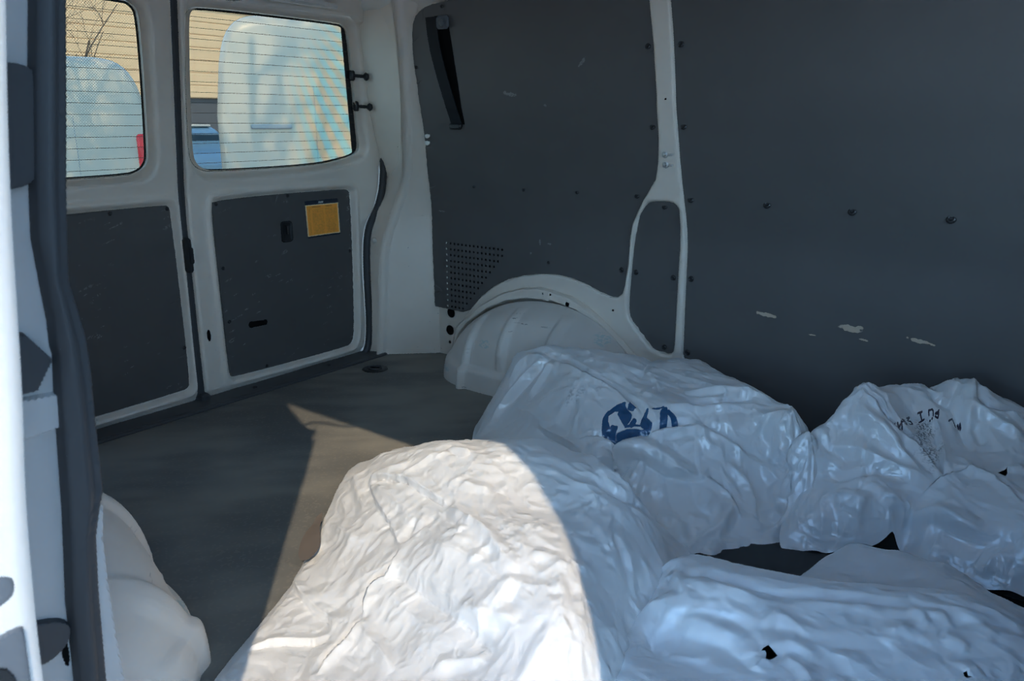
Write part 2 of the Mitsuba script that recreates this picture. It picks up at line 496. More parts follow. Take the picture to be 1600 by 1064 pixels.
# inner flange band between ring and dome
LIP = [(.355, .10), (.406, .160), (.496, .223), (.583, .264), (.681, .287), (.776, .292), (.874, .274), (.933, .244), (.992, .203), (1.064, .140), (1.10, .08), (1.11, .0)]
band = Polygon(ARCH_IN + LIP[::-1]).buffer(.006)
m = orient(sheet(band, wall_warp(-.004), .010, (.0015, .003, .005, .008), .040, .007), (0, -1, 0))
add('wheel_arch__flange', m, 'mat_white_paint', True)
for (x, z, s) in [(.842, .286, .0075), (.745, .309, .003), (.775, .309, .003)]:
    add('wheel_arch__hole', lathe([(0, .0012), (s, .0012)], 14, wall_point(x, z, .0362), (0, -1, 0)), 'mat_hole')
for (x, z, w) in [(.757, .303, .022)]:
    add('wheel_arch__tab', rbox((w, .004, .034), .0015, wall_point(x, z, .0365)), 'mat_white_paint', 30)
# near arch: mirrored, its front slope shows beside the opening
x, z, p, na, nb = dome(True)
V = np.stack([XC + .03 + (x - XC) * np.where(x > XC, 1.25, 1.11), -.03 + p * .84, z * 1.16], -1).reshape(-1, 3)
add('wheel_arch_001', orient(trimesh.Trimesh(V, grid_faces(na, nb), process=False), (0, 1, .3)), 'mat_arch_paint', True)
tag('wheel_arch_001', 'scuffed white wheel arch in the left foreground beside the rubber seal', 'wheel arch', 'wheel arches')

# rear corner pillar (from the rear opening's seal round to the side lining)
lev = [  # z, A (seal edge), B (crease), D (side panel edge): x, y each
    (1.26, (.10, 1.49), (.325, 1.470), (.37, 1.480)), (1.17, (.087, 1.530), (.317, 1.492), (.355, 1.502)), (.98, (.06, 1.602), (.289, 1.537), (.322, 1.546)), (.82, (.035, 1.640), (.245, 1.578), (.305, 1.592)),
    (.67, (.016, 1.658), (.185, 1.629), (.265, 1.645)), (.60, (.012, 1.645), (.150, 1.636), (.245, 1.676)), (.52, (.010, 1.590), (.117, 1.627), (.226, 1.698)), (.40, (.010, 1.560), (.088, 1.596), (.224, 1.702)),
    (.22, (.010, 1.547), (.082, 1.583), (.227, 1.702)), (.08, (.010, 1.538), (.078, 1.575), (.226, 1.702)), (-.01, (.010, 1.530), (.074, 1.568), (.226, 1.702))]
zs = np.array([l[0] for l in lev])[::-1]
cols = []
zz = np.linspace(-.01, 1.26, 90)
from scipy.interpolate import PchipInterpolator
for j in (1, 2, 3):
    xy = np.array([l[j] for l in lev])[::-1]
    cols.append(np.stack([PchipInterpolator(zs, xy[:, 0])(zz), PchipInterpolator(zs, xy[:, 1])(zz)], 1))
A, B, D = cols
A = A + np.array([-.004, .013])
D = D + np.array([.0, .009])
rowpts = []
for t in np.linspace(0, 1, 8):
    rowpts.append(A * (1 - t) + B * t)
e = .06
rowpts[-1] = A * e * .6 + B * (1 - e)
rowpts.append(B * 1.0 + np.array([.0, -.0015]))
for t in np.linspace(.08, 1, 7):
    rowpts.append(B * (1 - t) + D * t)
rowpts.append(D + np.array([.006, .014]))
rowpts.insert(0, A + np.array([-.030, .004]))
rowpts.insert(0, A + np.array([-.034, -.045]))
V = np.stack([np.column_stack([r, zz]) for r in rowpts], 1).reshape(-1, 3)
m = orient(trimesh.Trimesh(V, grid_faces(len(zz), len(rowpts)), process=False), (.5, -1, 0))
add('wall_left__corner_pillar', m, 'mat_white_paint', True)
tag('wall_left__corner_pillar', 'white rear corner pillar beside the door seal')


def on_corner(t, z, side=0):
    i = np.interp(z, zz, np.arange(len(zz)))
    g = lambda q: np.array([np.interp(i, np.arange(len(zz)), q[:, 0]), np.interp(i, np.arange(len(zz)), q[:, 1])])
    a, b = (g(A), g(B)) if side == 0 else (g(B), g(D))
    n = np.array([-(b - a)[1], (b - a)[0]])
    n = -n / np.linalg.norm(n) if n[1] > 0 else n / np.linalg.norm(n)
    q = a * (1 - t) + b * t + n * .002
    return np.array([q[0], q[1], z]), np.array([n[0], n[1], 0])


for (t, z, s) in [(.42, 1.02, .004), (.45, .905, .004), (.47, .80, .0035), (.52, .772, .004)]:
    c, n = on_corner(t, z)
    add('wall_left__corner_pillar__hole', lathe([(0, .001), (s, .001)], 10, c, n), 'mat_hole')
c, n = on_corner(.28, .43)
add('wall_left__corner_pillar__grommet', lathe([(0, .0015), (.003, .0015), (.004, .004), (.008, .003), (.011, 0)], 16, c, n), 'mat_plain_white', 40)
for (x, z, s) in [(.292, .168, .019), (.284, .100, .019), (.282, .053, .006)]:
    add('wall_left__hole', lathe([(0, -.0105), (s, -.0105)], 16, wall_point(x, z, 0), (0, -1, 0)), 'mat_hole')

# far body side above the lining, roof, header over the rear doors
arc = [(1.55, 1.205), (1.50, 1.215), (1.482, 1.235), (1.45, 1.30), (1.38, 1.36), (1.25, 1.395), (.85, 1.41), (.45, 1.395), (.30, 1.36), (.22, 1.31), (.17, 1.262), (.02, 1.250), (-.055, 1.268), (-.09, 1.30), (-.06, 1.36), (.10, 1.44), (.85, 1.47), (1.45, 1.44), (1.60, 1.33)]
arc2 = spline(arc, 4, True)
prof = Polygon(arc2).buffer(0)
m = trimesh.creation.extrude_polygon(prof, 3.50, engine='earcut')  # length over the cab keeps sun off the added bulkhead window
m.apply_transform(np.array([[0, 0, 1, -.06], [1, 0, 0, 0], [0, 1, 0, 0], [0, 0, 0, 1.]]))
add('ceiling', m, 'mat_plain_white', 30)
tag('ceiling', 'white roof shell of the van', 'ceiling', kind='structure')
hd = Polygon([(.18, 1.192), (1.47, 1.192), (1.50, 1.17), (1.56, 1.17), (1.56, 1.40), (.12, 1.40), (.12, 1.192)])
m = orient(sheet(hd, lambda u, v, d: np.stack([Xr(v) + .01 + d + np.clip(v - 1.2, 0, 1) * .6, u, v], 1), .02, (.003, .007, .012), .018, .015), (1, 0, 0))
add('wall_back', m, 'mat_white_paint', True)
tag('wall_back', 'white header over the rear doors', 'wall', kind='structure')
add('wall_back__bracket', join(rbox((.03, .20, .022), .006, (.135, 1.22, 1.212)), rbox((.02, .06, .016), .004, (.14, 1.34, 1.208))), 'mat_plain_white', 30)
add('wall_back__striker', rbox((.05, .07, .022), .005, (.13, .99, 1.20)), 'mat_black', 30)

# near body side: inner skin behind the opening, jamb, front pillar and bulkhead
near = Polygon([(-.02, -.05), (.96, -.05), (.96, 1.26), (.08, 1.26), (-.02, .6)])
outer = Polygon([(-.02, -.05), (1.38, -.05), (1.38, 1.118), (1.315, 1.125), (1.30, 1.15), (1.30, 1.26), (.08, 1.26), (-.02, .6)])
nw = lambda u, v, d: np.stack([u, 1.67 - Yw(v), v], 1)
m = orient(sheet(near, nw, .06, (), 0, 0), (0, 1, 0))
m2 = orient(sheet(outer, lambda u, v, d: np.stack([u, np.interp(v, [0, .2, .5, .8, .98, 1.2], [-.195, -.20, -.18, -.135, -.10, -.065]), v], 1), .06, (), 0, 0), (0, -1, 0))
add('wall_right', join(m, m2), 'mat_plain_white', True)
tag('wall_right', 'near body side of the van with the sliding door opening', 'wall', kind='structure')
SEALL = [(-.078, .980), (-.080, .964), (-.093, .882), (-.105, .797), (-.110, .753), (-.109, .707), (-.108, .673), (-.109, .647), (-.108, .639), (-.112, .603), (-.117, .545), (-.123, .473), (-.134, .374), (-.139, .285), (-.142, .241), (-.145, .0), (-.145, -.1)]
SEALR = [(-.047, .984), (-.049, .967), (-.061, .882), (-.074, .794), (-.084, .710), (-.080, .682), (-.076, .651), (-.076, .614), (-.079, .563), (-.080, .533), (-.082, .485), (-.088, .467), (-.096, .438), (-.102, .376), (-.109, .265), (-.111, .220), (-.113, 0.0), (-.113, -.1)]
top = [(-.020, 1.118), (-.03, 1.06)]
topl = [(-.050, 1.118), (-.061, 1.06)]
jr = [(y - .012, z) for y, z in top + SEALR if z > .47] + [(-.079, .460), (-.084, .426), (-.086, .373), (-.086, .308), (-.085, .240), (-.084, .0), (-.084, -.1)]
jamb = Polygon(jr + [(-.40, -.1), (-.33, .55), (-.22, .8), (-.12, 1.19)][0:0] + [(-.195, -.1), (-.18, .5), (-.135, .8), (-.10, .98), (-.075, 1.118)])
jamb_sheet = orient(sheet(jamb, lambda u, v, d: np.stack([1.400 + d, u, v], 1), .02, (.002, .005), .006, .004), (1, 0, 0))
# the pillar's inner side, from the jamb back to the inner skin
jrp = np.array(jr)
inner = [np.column_stack([np.full(len(jrp), 1.400), jrp]), np.column_stack([np.full(len(jrp), 1.37), jrp[:, 0] + .004, jrp[:, 1]]), np.column_stack([np.full(len(jrp), .95), 1.67 - Yw(jrp[:, 1]), jrp[:, 1]])]
iv = np.stack(inner, 1).reshape(-1, 3)
im = trimesh.Trimesh(iv, grid_faces(len(jrp), 3), process=False)
scene['mat_jamb_shade'] = P_((.40, .395, .385), .4)  # the white paint again, darkened to carry the shade on the jamb
add('wall_right__jamb', join(jamb_sheet, im), 'mat_jamb_shade', 30)
tag('wall_right__jamb', 'white door jamb with its shade painted in, beside the seal')
step = Polygon([(-.19, .606), (-.098, .600), (-.100, .563), (-.19, .556)])
add('wall_right__jamb__ledge', orient(sheet(step, lambda u, v, d: np.stack([1.405 + d, u, v], 1), .01, (.002, .004), .008, .004), (1, 0, 0)), 'mat_jamb_shade', 40)


def disc_poly(pts, off, mat, name, thick=.006, k=2, rnd=.004):
    poly = Polygon(chaikin(pts, k)) if k > 1 else Polygon(pts).buffer(-.004).buffer(.004)
    add(name, orient(sheet(poly, lambda u, v, d: np.stack([off + d, u, v], 1), .008, (.0015, .003), thick, rnd), (1, 0, 0)), mat, 40)


disc_poly([(-.140, .911), (-.089, .911), (-.085, .899), (-.097, .813), (-.103, .800), (-.16, .795)], 1.405, 'mat_rubber', 'wall_right__jamb__rubber_stop', .012, 2)
disc_poly([(-.165, .668), (-.130, .666), (-.109, .635), (-.128, .606), (-.175, .606)], 1.405, 'mat_rubber', 'wall_right__jamb__striker_plate', .012, 1)
disc_poly([(-.185, .374), (-.132, .357), (-.136, .328), (-.164, .314), (-.19, .33)], 1.405, 'mat_rubber', 'wall_right__jamb__socket', .010, 2)
disc_poly([(-.146, .330), (-.139, .334), (-.136, .318), (-.139, .295), (-.146, .300)], 1.4055, 'mat_hole', 'wall_right__jamb__slot', .001, 2, .0005)
# seal of the side opening
seal = Polygon(topl + SEALL + (top + SEALR)[::-1])
cen = LineString([(-.035, 1.118), (-.062, .98), (-.09, .80), (-.097, .72), (-.094, .65), (-.096, .58), (-.103, .47), (-.118, .37), (-.126, .25), (-.129, -.1)])


def seal_relief(P):          # a groove and a ribbed lip along the inner edge
    dc = shapely.distance(shapely.points(P), cen)
    e = edge_dist(seal, P)
    r = shapely.distance(shapely.points(P), LineString(SEALR))
    rib = .0012 * np.sin(P[:, 1] * 900) * np.exp(-(r / .006) ** 2)
    return .004 * np.exp(-(dc / .006) ** 2) - .004 * np.exp(-((r - .010) / .0025) ** 2) + rib


m = orient(sheet(seal, lambda u, v, d: np.stack([1.408 + d, u, v], 1), .004, (.002, .004), .014, .010, seal_relief, ring_step=.003), (1, 0, 0))
add('door_seal', m, 'mat_rubber', True)
tag('door_seal', 'thick black rubber seal down the side door opening in the left foreground', 'door seal', 'rubber door seals')

bp = Polygon([(2.25, -.12), (2.25, 1.05), (2.22, 1.16), (2.16, 1.24), (2.05, 1.29), (2.05, 1.34), (2.5, 1.34), (2.5, -.12)])
m = trimesh.creation.extrude_polygon(bp, .09, engine='earcut')
m.apply_transform(np.array([[1, 0, 0, 0], [0, 0, 1, -.13], [0, 1, 0, 0], [0, 0, 0, 1.]]))
add('wall_right__front_pillar', m, 'mat_plain_white')
bh = Polygon([(-.06, -.1), (1.72, -.1), (1.70, .5), (1.50, 1.2), (1.38, 1.40), (.30, 1.40), (.0, 1.2)])
bw = Polygon([(.72, .64), (1.54, .64), (1.44, 1.20), (.72, 1.20)]).buffer(-.04).buffer(.04)
add('wall_front', orient(sheet(bh.difference(bw), lambda u, v, d: np.stack([2.40 - d, u, v], 1), .12, (.004,), .01, .004), (-1, 0, 0)), 'mat_lining', 30)
P, tri = sample_poly(bw.buffer(.01), .2, ())
scene['mat_added_pane'] = {'type': 'thindielectric', 'int_ior': 1.5}
add('wall_front__pane', trimesh.Trimesh(np.column_stack([np.full(len(P), 2.405), P]), tri, process=False), 'mat_added_pane')  # added window, lets sky light through to the rear doors
tag('wall_front', 'grey bulkhead behind the seats, with a window added to let in sky light', 'wall', kind='structure')

# guide arm at the top rear corner of the side opening
arm = spline([(1.40, -.12, 1.19), (1.446, -.12, 1.208), (1.469, -.12, 1.246), (1.494, -.12, 1.268), (1.556, -.12, 1.295), (1.616, -.12, 1.309), (1.675, -.115, 1.335)], 8)
add('sliding_door__guide_arm', tube(arm, .005, 8), 'mat_black', True)

# sliding door, pushed back along the body side
de = [(1.505, -.105, 1.155), (1.535, -.132, 1.06), (1.56, -.159, .94), (1.585, -.187, .80), (1.606, -.208, .67), (1.620, -.222, .60), (1.637, -.239, .45), (1.640, -.245, .20), (1.630, -.240, -.08)]
de = spline(de, 5)
sec = [(0, 0), (.004, -.005), (.006, -.014), (.006, -.062), (.002, -.072), (-.008, -.078), (-1.05, -.078), (-1.05, 0.0)]
V = np.stack([de + np.array([a, b, 0]) for a, b in sec], 1)
n1, n2 = V.shape[:2]
V = V.reshape(-1, 3)
F = grid_faces(n1, n2).tolist()
i = np.arange(n1 * n2).reshape(n1, n2)
for r in range(n1 - 1):
    F += [[i[r, -1], i[r + 1, -1], i[r + 1, 0]], [i[r, -1], i[r + 1, 0], i[r, 0]]]
for r in (0, n1 - 1):
    F += [[i[r, 0], i[r, c], i[r, c + 1]] for c in range(1, n2 - 1)]
dm = trimesh.Trimesh(V, F, process=False)
trimesh.repair.fix_normals(dm)
add('sliding_door', dm, 'mat_plain_white', 30)
tag('sliding_door', 'white sliding door pushed open, its sunlit edge at the far left', 'sliding door')


def on_edge(z):
    return np.array([np.interp(z, de[::-1, 2], de[::-1, 0]), np.interp(z, de[::-1, 2], de[::-1, 1]), z])


def edge_plate(pts, mat, name, thick):
    poly = Polygon(chaikin(pts, 2))

    def w(u, v, d):
        x = np.interp(v, de[::-1, 2], de[::-1, 0]) + .006
        y = np.interp(v, de[::-1, 2], de[::-1, 1])
        return np.stack([x + d, y + u, v], 1)
    add(name, orient(sheet(poly, w, .006, (.001, .002), thick, .002), (1, 0, 0)), mat, 40)


edge_plate([(-.05, .555), (-.016, .549), (-.013, .539), (-.017, .529), (-.05, .525)], 'mat_grey', 'sliding_door__latch_slot', .0012)
edge_plate([(-.06, .500), (-.012, .512), (-.010, .500), (-.010, .40), (-.06, .39)], 'mat_grey', 'sliding_door__latch', .003)
edge_plate([(-.054, .484), (-.018, .492), (-.017, .41), (-.054, .405)], 'mat_black', 'sliding_door__latch_pocket', .005)

# ------------------------------------------------------------------ rear doors
SEAL_R = [(.80, 1.205), (1.30, 1.205), (1.477, 1.203), (1.528, 1.187), (1.556, 1.160), (1.577, 1.113), (1.610, .981), (1.640, .835), (1.657, .682), (1.650, .603), (1.625, .542), (1.587, .490), (1.566, .420), (1.559, .287), (1.560, .150), (1.554, .058), (1.538, .012), (1.522, -.005)]
sr = spline(SEAL_R[2:], 6)
WIN2 = [(.903, 1.135), (.912, 1.158), (.940, 1.169), (1.442, 1.170), (1.474, 1.162), (1.487, 1.140), (1.547, .799), (1.553, .765), (1.537, .745), (1.478, .731), (1.347, .714), (.974, .712), (.935, .719), (.912, .736), (.900, .767), (.900, .958)]
REC2 = [(.878, 1.14), (.888, 1.178), (.93, 1.190), (1.458, 1.191), (1.497, 1.180), (1.513, 1.15), (1.580, .80), (1.588, .755), (1.565, .722), (1.49, .703), (1.348, .684), (.965, .678), (.918, .690), (.888, .716), (.873, .76), (.872, .95)]
DP2 = [(.947, .610), (.960, .631), (1.472, .631), (1.505, .624), (1.516, .605), (1.514, .426), (1.506, .197), (1.500, .080), (1.484, .046), (1.454, .035), (.973, .041), (.958, .049), (.951, .071), (.949, .343)]
DP1 = [(.20, .621), (.803, .629), (.819, .621), (.825, .603), (.827, .370), (.825, .071), (.816, .049), (.795, .043), (.25, .035), (.20, .06)]
WIN1 = [(.16, 1.135), (.20, 1.160), (.719, 1.165), (.747, 1.155), (.760, 1.131), (.765, .954), (.765, .771), (.762, .748), (.745, .725), (.695, .712), (.22, .712), (.15, .74), (.13, .80)]
REC1 = [(.13, 1.14), (.18, 1.188), (.727, 1.187), (.765, 1.175), (.785, 1.145), (.791, .954), (.791, .765), (.786, .732), (.762, .700), (.705, .684), (.21, .684), (.12, .72), (.10, .80)]
D2 = [(.866, 1.205), (.866, .6), (.862, .2), (.862, .02), (.872, -.004), (.90, -.012), (.953, .004), (1.05, -.006), (1.153, -.006), (1.276, .004), (1.429, -.004), (1.50, -.006)] + [(y - .012, z) for y, z in sr[::-1]] + [(1.30, 1.208)]
D1 = [(.20, 1.205), (.846, 1.205), (.846, .6), (.840, .2), (.838, .02), (.826, -.006), (.79, -.008), (.656, -.005), (.534, .005), (.30, -.004), (.19, .0), (.15, .15), (.145, .48), (.06, .60), (.06, .70), (.10, 1.0), (.14, 1.15)]


def rear_door(n, outline, win, rec, dp, lab, ridge):
    outer = Polygon(outline).buffer(0)
    outer = max(getattr(outer, 'geoms', [outer]), key=lambda g: g.area)
    winp, recp, dpp = Polygon(chaikin(win, 2)), Polygon(chaikin(rec, 2)), Polygon(chaikin(dp, 2))
    poly = outer.difference(winp)

    def relief(P):
        pts = shapely.points(P)
        dw, dr_, dd = shapely.distance(pts, winp), shapely.distance(pts, recp.boundary), shapely.distance(pts, dpp)
        inside = shapely.contains_xy(recp, P[:, 0], P[:, 1])
        s = np.where(inside, np.clip(dr_ / .024, 0, 1), 0)
        s = s * s * (3 - 2 * s)
        d = -.030 * s
        ddb = shapely.distance(pts, dpp.boundary)
        inp = shapely.contains_xy(dpp, P[:, 0], P[:, 1])
        sd = np.where(inp, -ddb, ddb)
        d = d - .016 / (1 + np.exp(np.clip(sd / .0022, -30, 30)))       # recess that takes the panel
        d = d + .007 * np.exp(-((sd - .013) / .009) ** 2) * ~inside     # rolled lip round the panel
        low = np.clip((.03 - P[:, 1]) / .03, 0, 1)
        return d - .016 * low
    ex = []
    for o in (-.010, -.006, -.003, -.001, .001, .003, .006, .010, .014, .018, .023):
        rg = dpp.buffer(o).exterior
        nn = int(rg.length / .007)
        ex.append(shapely.get_coordinates(shapely.line_interpolate_point(rg, np.arange(nn) / nn, normalized=True)))
    m = orient(sheet(poly, door_warp(-.012), .008, (.003, .006, .010, .014, .019, .024), .016, .014, relief, ex), (1, 0, 0))
    key = f'door_{n}'
    add(key, m, 'mat_white_paint', True)
    tag(key, lab, 'door', kind='structure')
    pan = dpp.buffer(-.0055)
    add(f'{key}__lining_panel', orient(sheet(pan, door_warp(-.0105), .05, (.002, .004), .005, .003), (1, 0, 0)), 'mat_door_lining', 40)
    g = winp.buffer(.012)
    P, tri = sample_poly(g, .04, ())
    V = door_warp(-.0295)(P[:, 0], P[:, 1], 0 * P[:, 0])
    add(f'{key}__pane', orient(trimesh.Trimesh(V, tri, process=False), (1, 0, 0)), 'mat_pane', True)
    ring = winp.buffer(.004).difference(winp.buffer(-.003))
    add(f'{key}__gasket', orient(sheet(ring, door_warp(-.030), .008, (), .004, .001), (1, 0, 0)), 'mat_black', 40)
    y0, z0, y1, z1 = winp.bounds
    zc = z1 - .025
    while zc > z0 + .012:
        seg_ = LineString([(y0 - 1, zc), (y1 + 1, zc)]).intersection(winp)
        if not seg_.is_empty:
            a, b = seg_.bounds[0], seg_.bounds[2]
            pts = np.array([[float(Xr(zc)) - .0285, yy, zc] for yy in np.linspace(a, b, 4)])
            add(f'{key}__heater_wire', tube(pts, .0006, 4), 'mat_wire')
        zc -= .0292
    return winp


rear_door(1, D1, WIN1, REC1, DP1, 'left rear door in white steel, partly hidden by the rubber seal', 0)
w2 = rear_door(2, D2, WIN2, REC2, DP2, 'right rear door in white steel with the orange sticker', 0)
# black band of frit at the hinge side of the pane
fr = w2.intersection(Polygon([(1.462, 1.18), (1.50, 1.18), (1.57, .74), (1.535, .74)]))
add('door_2__frit_band', orient(sheet(fr, door_warp(-.0290), .02, (), .001, .0005), (1, 0, 0)), 'mat_black', 40)
# window catches
for (ya, za, yb, zb) in [(1.512, 1.010, 1.540, 1.006), (1.535, .909, 1.563, .906)]:
    a, b = np.array([float(Xr(za)) - .018, ya, za]), np.array([float(Xr(zb)) + .022, yb, zb])
    k = add('door_2__window_catch', join(rbox((.02, .018, .034), .005, a), tube(np.array([a, (a + b) / 2 + [.008, 0, 0], b]), .0055, 8), lathe([(0, .007), (.011, .006), (.014, 0), (.011, -.005), (0, -.006)], 12, b, (.3, 1, 0))), 'mat_black', 40)
# handle cup, slot, screws in the door linings
cup = box(1.199, .463, 1.247, .535).buffer(-.012).buffer(.012)
k = add('door_2__handle_cup', orient(sheet(cup, door_warp(-.007), .006, (.002, .004, .007, .010), .006, .004, lambda P: -.003 * np.clip((edge_dist(cup, P) - .006) / .006, 0, 1)), (1, 0, 0)), 'mat_black', 40)
add('door_2__handle_cup__lever', rbox((.006, .010, .030), .002, (.001, 1.225, .505)), 'mat_bolt', 30)
slot = Polygon([(1.050, .201), (1.113, .199), (1.115, .213), (1.050, .218)]).buffer(.002)
slot = slot.union(Point(1.056, .209).buffer(.012)).union(Point(1.108, .207).buffer(.010))
add('door_2__pull_slot', orient(sheet(slot, door_warp(-.0060), .006, (.001,), .0012, .0008), (1, 0, 0)), 'mat_hole', 40)
oval = Point(0, 0).buffer(1)
from shapely import affinity
ov = affinity.translate(affinity.scale(oval, .0065, .019), .893, .208)
add('door_2__frame_hole', orient(sheet(ov, door_warp(.0045), .006, (.001,), .0012, .0008), (1, 0, 0)), 'mat_hole', 40)
for dkey, L in (('door_2', [(.968, .612), (1.235, .618), (.972, .41), (.975, .235), (1.492, .40), (1.10, .055)]), ('door_1', [(.808, .611), (.640, .612), (.813, .185)])):
    for (y, z) in L:
        add(f'{dkey}__screw', lathe(np.array(bolt_prof) * .6, 10, (float(Xr(z)) - .006, y, z), (1, 0, 0)), 'mat_bolt', 40)
# latch housing in the gap between the doors
add('door_1__latch', join(rbox((.05, .020, .105), .006, (.004, .846, .470)), rbox((.03, .012, .05), .004, (.022, .849, .47))), 'mat_black', 30)
# gap seal between the doors
add('door_1__gap_seal', tube(np.array([[float(Xr(z)) - .026, .853, z] for z in np.linspace(0.0, 1.20, 24)]), .024, 8, flat=(1, 1)), 'mat_rubber', True)
add('door_1__sill_pad', rbox((.05, .03, .03), .006, (-.002, .853, .012)), 'mat_rubber', 30)
# seal round the rear opening
sp = spline([(1.500, 1.199)] + SEAL_R[3:], 8)
path = np.column_stack([Xr(sp[:, 1]) + .010, sp[:, 0] - .002, sp[:, 1]])
add('door_seal_001', tube(path, .0135, 10, flat=(1.0, 1.0)), 'mat_rubber', True)
tag('door_seal_001', 'black rubber seal round the rear door opening, beside the corner pillar', 'door seal', 'rubber door seals')

# sticker on the right rear door
def quad(pts, x, uvs):
    V = np.array([[x, y, z] for y, z in pts])
    return (V, np.array([[0, 1, 2], [0, 2, 3]])), np.array(uvs, float)


def plate_mesh(pts, x, t):
    """A thin plate with thickness t over the quad (y, z) at x; uv runs over its face."""
    p = np.array(pts, float)
    V = np.vstack([[[x + t, y, z] for y, z in p], [[x, y, z] for y, z in p]])
    F = [[0, 1, 2], [0, 2, 3]] + [f for i in range(4) for f in ([i, i + 4, (i + 1) % 4], [(i + 1) % 4, i + 4, (i + 1) % 4 + 4])]
    uv = np.array([(0, 0), (1, 0), (1, 1), (0, 1)] * 2, float)
    return trimesh.Trimesh(V, F, process=False), uv


m, uv = plate_mesh([(1.309, .472), (1.452, .472), (1.450, .579), (1.306, .580)], -.0052, .0012)
add('sticker', m, 'mat_sticker', False, uv=uv)
m, uv = plate_mesh([(1.306, .580), (1.450, .579), (1.448, .594), (1.305, .594)], -.0052, .0012)
add('sticker__header', m, 'mat_navy')
tm = meshkit.text_mesh('AVIS', .0062, .0004, True)
tm.apply_transform(np.array([[0, 0, 1, -.0040], [1, 0, 0, 1.363], [0, 1, 0, .5835], [0, 0, 0, 1.]]))
add('sticker__lettering', tm, 'mat_ink_white')
m, uv = plate_mesh([(1.309, .466), (1.452, .466), (1.452, .472), (1.309, .472)], -.0052, .0012)
add('sticker__footer', m, 'mat_navy')
tag('sticker', 'orange sticker of small print with a black header, on the right rear door', 'sticker')

# webbing strap on the tall panel
sl = [(.430, 1.168, .010), (.432, 1.09, .017), (.440, 1.03, .020), (.450, .96, .019), (.457, .90, .014), (.459, .842, .009)]
s2 = [(.470, 1.170, .006), (.470, 1.08, .006), (.470, .98, .006), (.469, .91, .006), (.466, .848, .006)]


def ribbon(L, w, t=.003):
    q = spline(L, 8)
    pts = np.array([wall_point(a, b, c) for a, b, c in q])
    V = []
    for i, p in enumerate(pts):
        for sx, sd in ((-1, 0), (1, 0), (1, 1), (-1, 1)):
            V.append(p + np.array([sx * w / 2, sd * t, 0]))
    F = []
    for i in range(len(pts) - 1):
        for j in range(4):
            k = (j + 1) % 4
            F += [[4 * i + j, 4 * i + k, 4 * i + 4 + k], [4 * i + j, 4 * i + 4 + k, 4 * i + 4 + j]]
    n = 4 * (len(pts) - 1)
    F += [[0, 2, 1], [0, 3, 2], [n, n + 1, n + 2], [n, n + 2, n + 3]]
    m = trimesh.Trimesh(np.array(V), F, process=False)
    trimesh.repair.fix_normals(m)
    return m


add('strap', ribbon(sl, .044), 'mat_webbing', 40)
add('strap__back_loop', ribbon(s2, .050), 'mat_hole', 40)
add('strap__anchor', join(rbox((.050, .020, .040), .008, wall_point(.478, 1.150, .012)), lathe([(0, .012), (.010, .010), (.012, 0)], 12, wall_point(.488, 1.146, .020), (0, -1, 0))), 'mat_grey', 40)
add('strap__end_fitting', rbox((.050, .014, .020), .005, wall_point(.456, .842, .014)), 'mat_black', 40)
tag('strap__anchor', 'grey plastic anchor')
tag('strap', 'black webbing strap hanging on the dark side panel', 'strap')

# lashing cup in the floor near the rear corner
ring_prof = [(.020, .0015), (.026, .004), (.034, .0045), (.040, .003), (.046, .0008)]
add('lashing_ring', lathe([(0, .0010), (.020, .0010)] + ring_prof[1:], 32, (.183, 1.418, 0)), 'mat_black', 50)
th = np.linspace(0, 2 * np.pi, 33)
add('lashing_ring__loop', tube(np.stack([.183 + .024 * np.cos(th), 1.418 + .018 * np.sin(th), np.full(33, .0055)], 1), .0032, 8, False), 'mat_rubber', True)
tag('lashing_ring', 'round black lashing ring set in the floor by the corner pillar', 'lashing ring')

# ------------------------------------------------------------------ plastic bags
def facets(P, step, seed, stretch=1.0, ang=0.0):
    """Crumpled-film relief: random heights at scattered points, joined by flat facets."""
    rng = np.random.default_rng(seed)
    c, s = math.cos(ang), math.sin(ang)
    Q = P @ np.array([[c, -s], [s, c]]) / np.array([stretch, 1.0])
    lo, hi = Q.min(0) - 2 * step, Q.max(0) + 2 * step
    n = int(np.prod((hi - lo) / step))
    pts = lo + rng.random((n, 2)) * (hi - lo)
    return LinearNDInterpolator(pts, rng.random(n) - .5, fill_value=0.0)(Q)


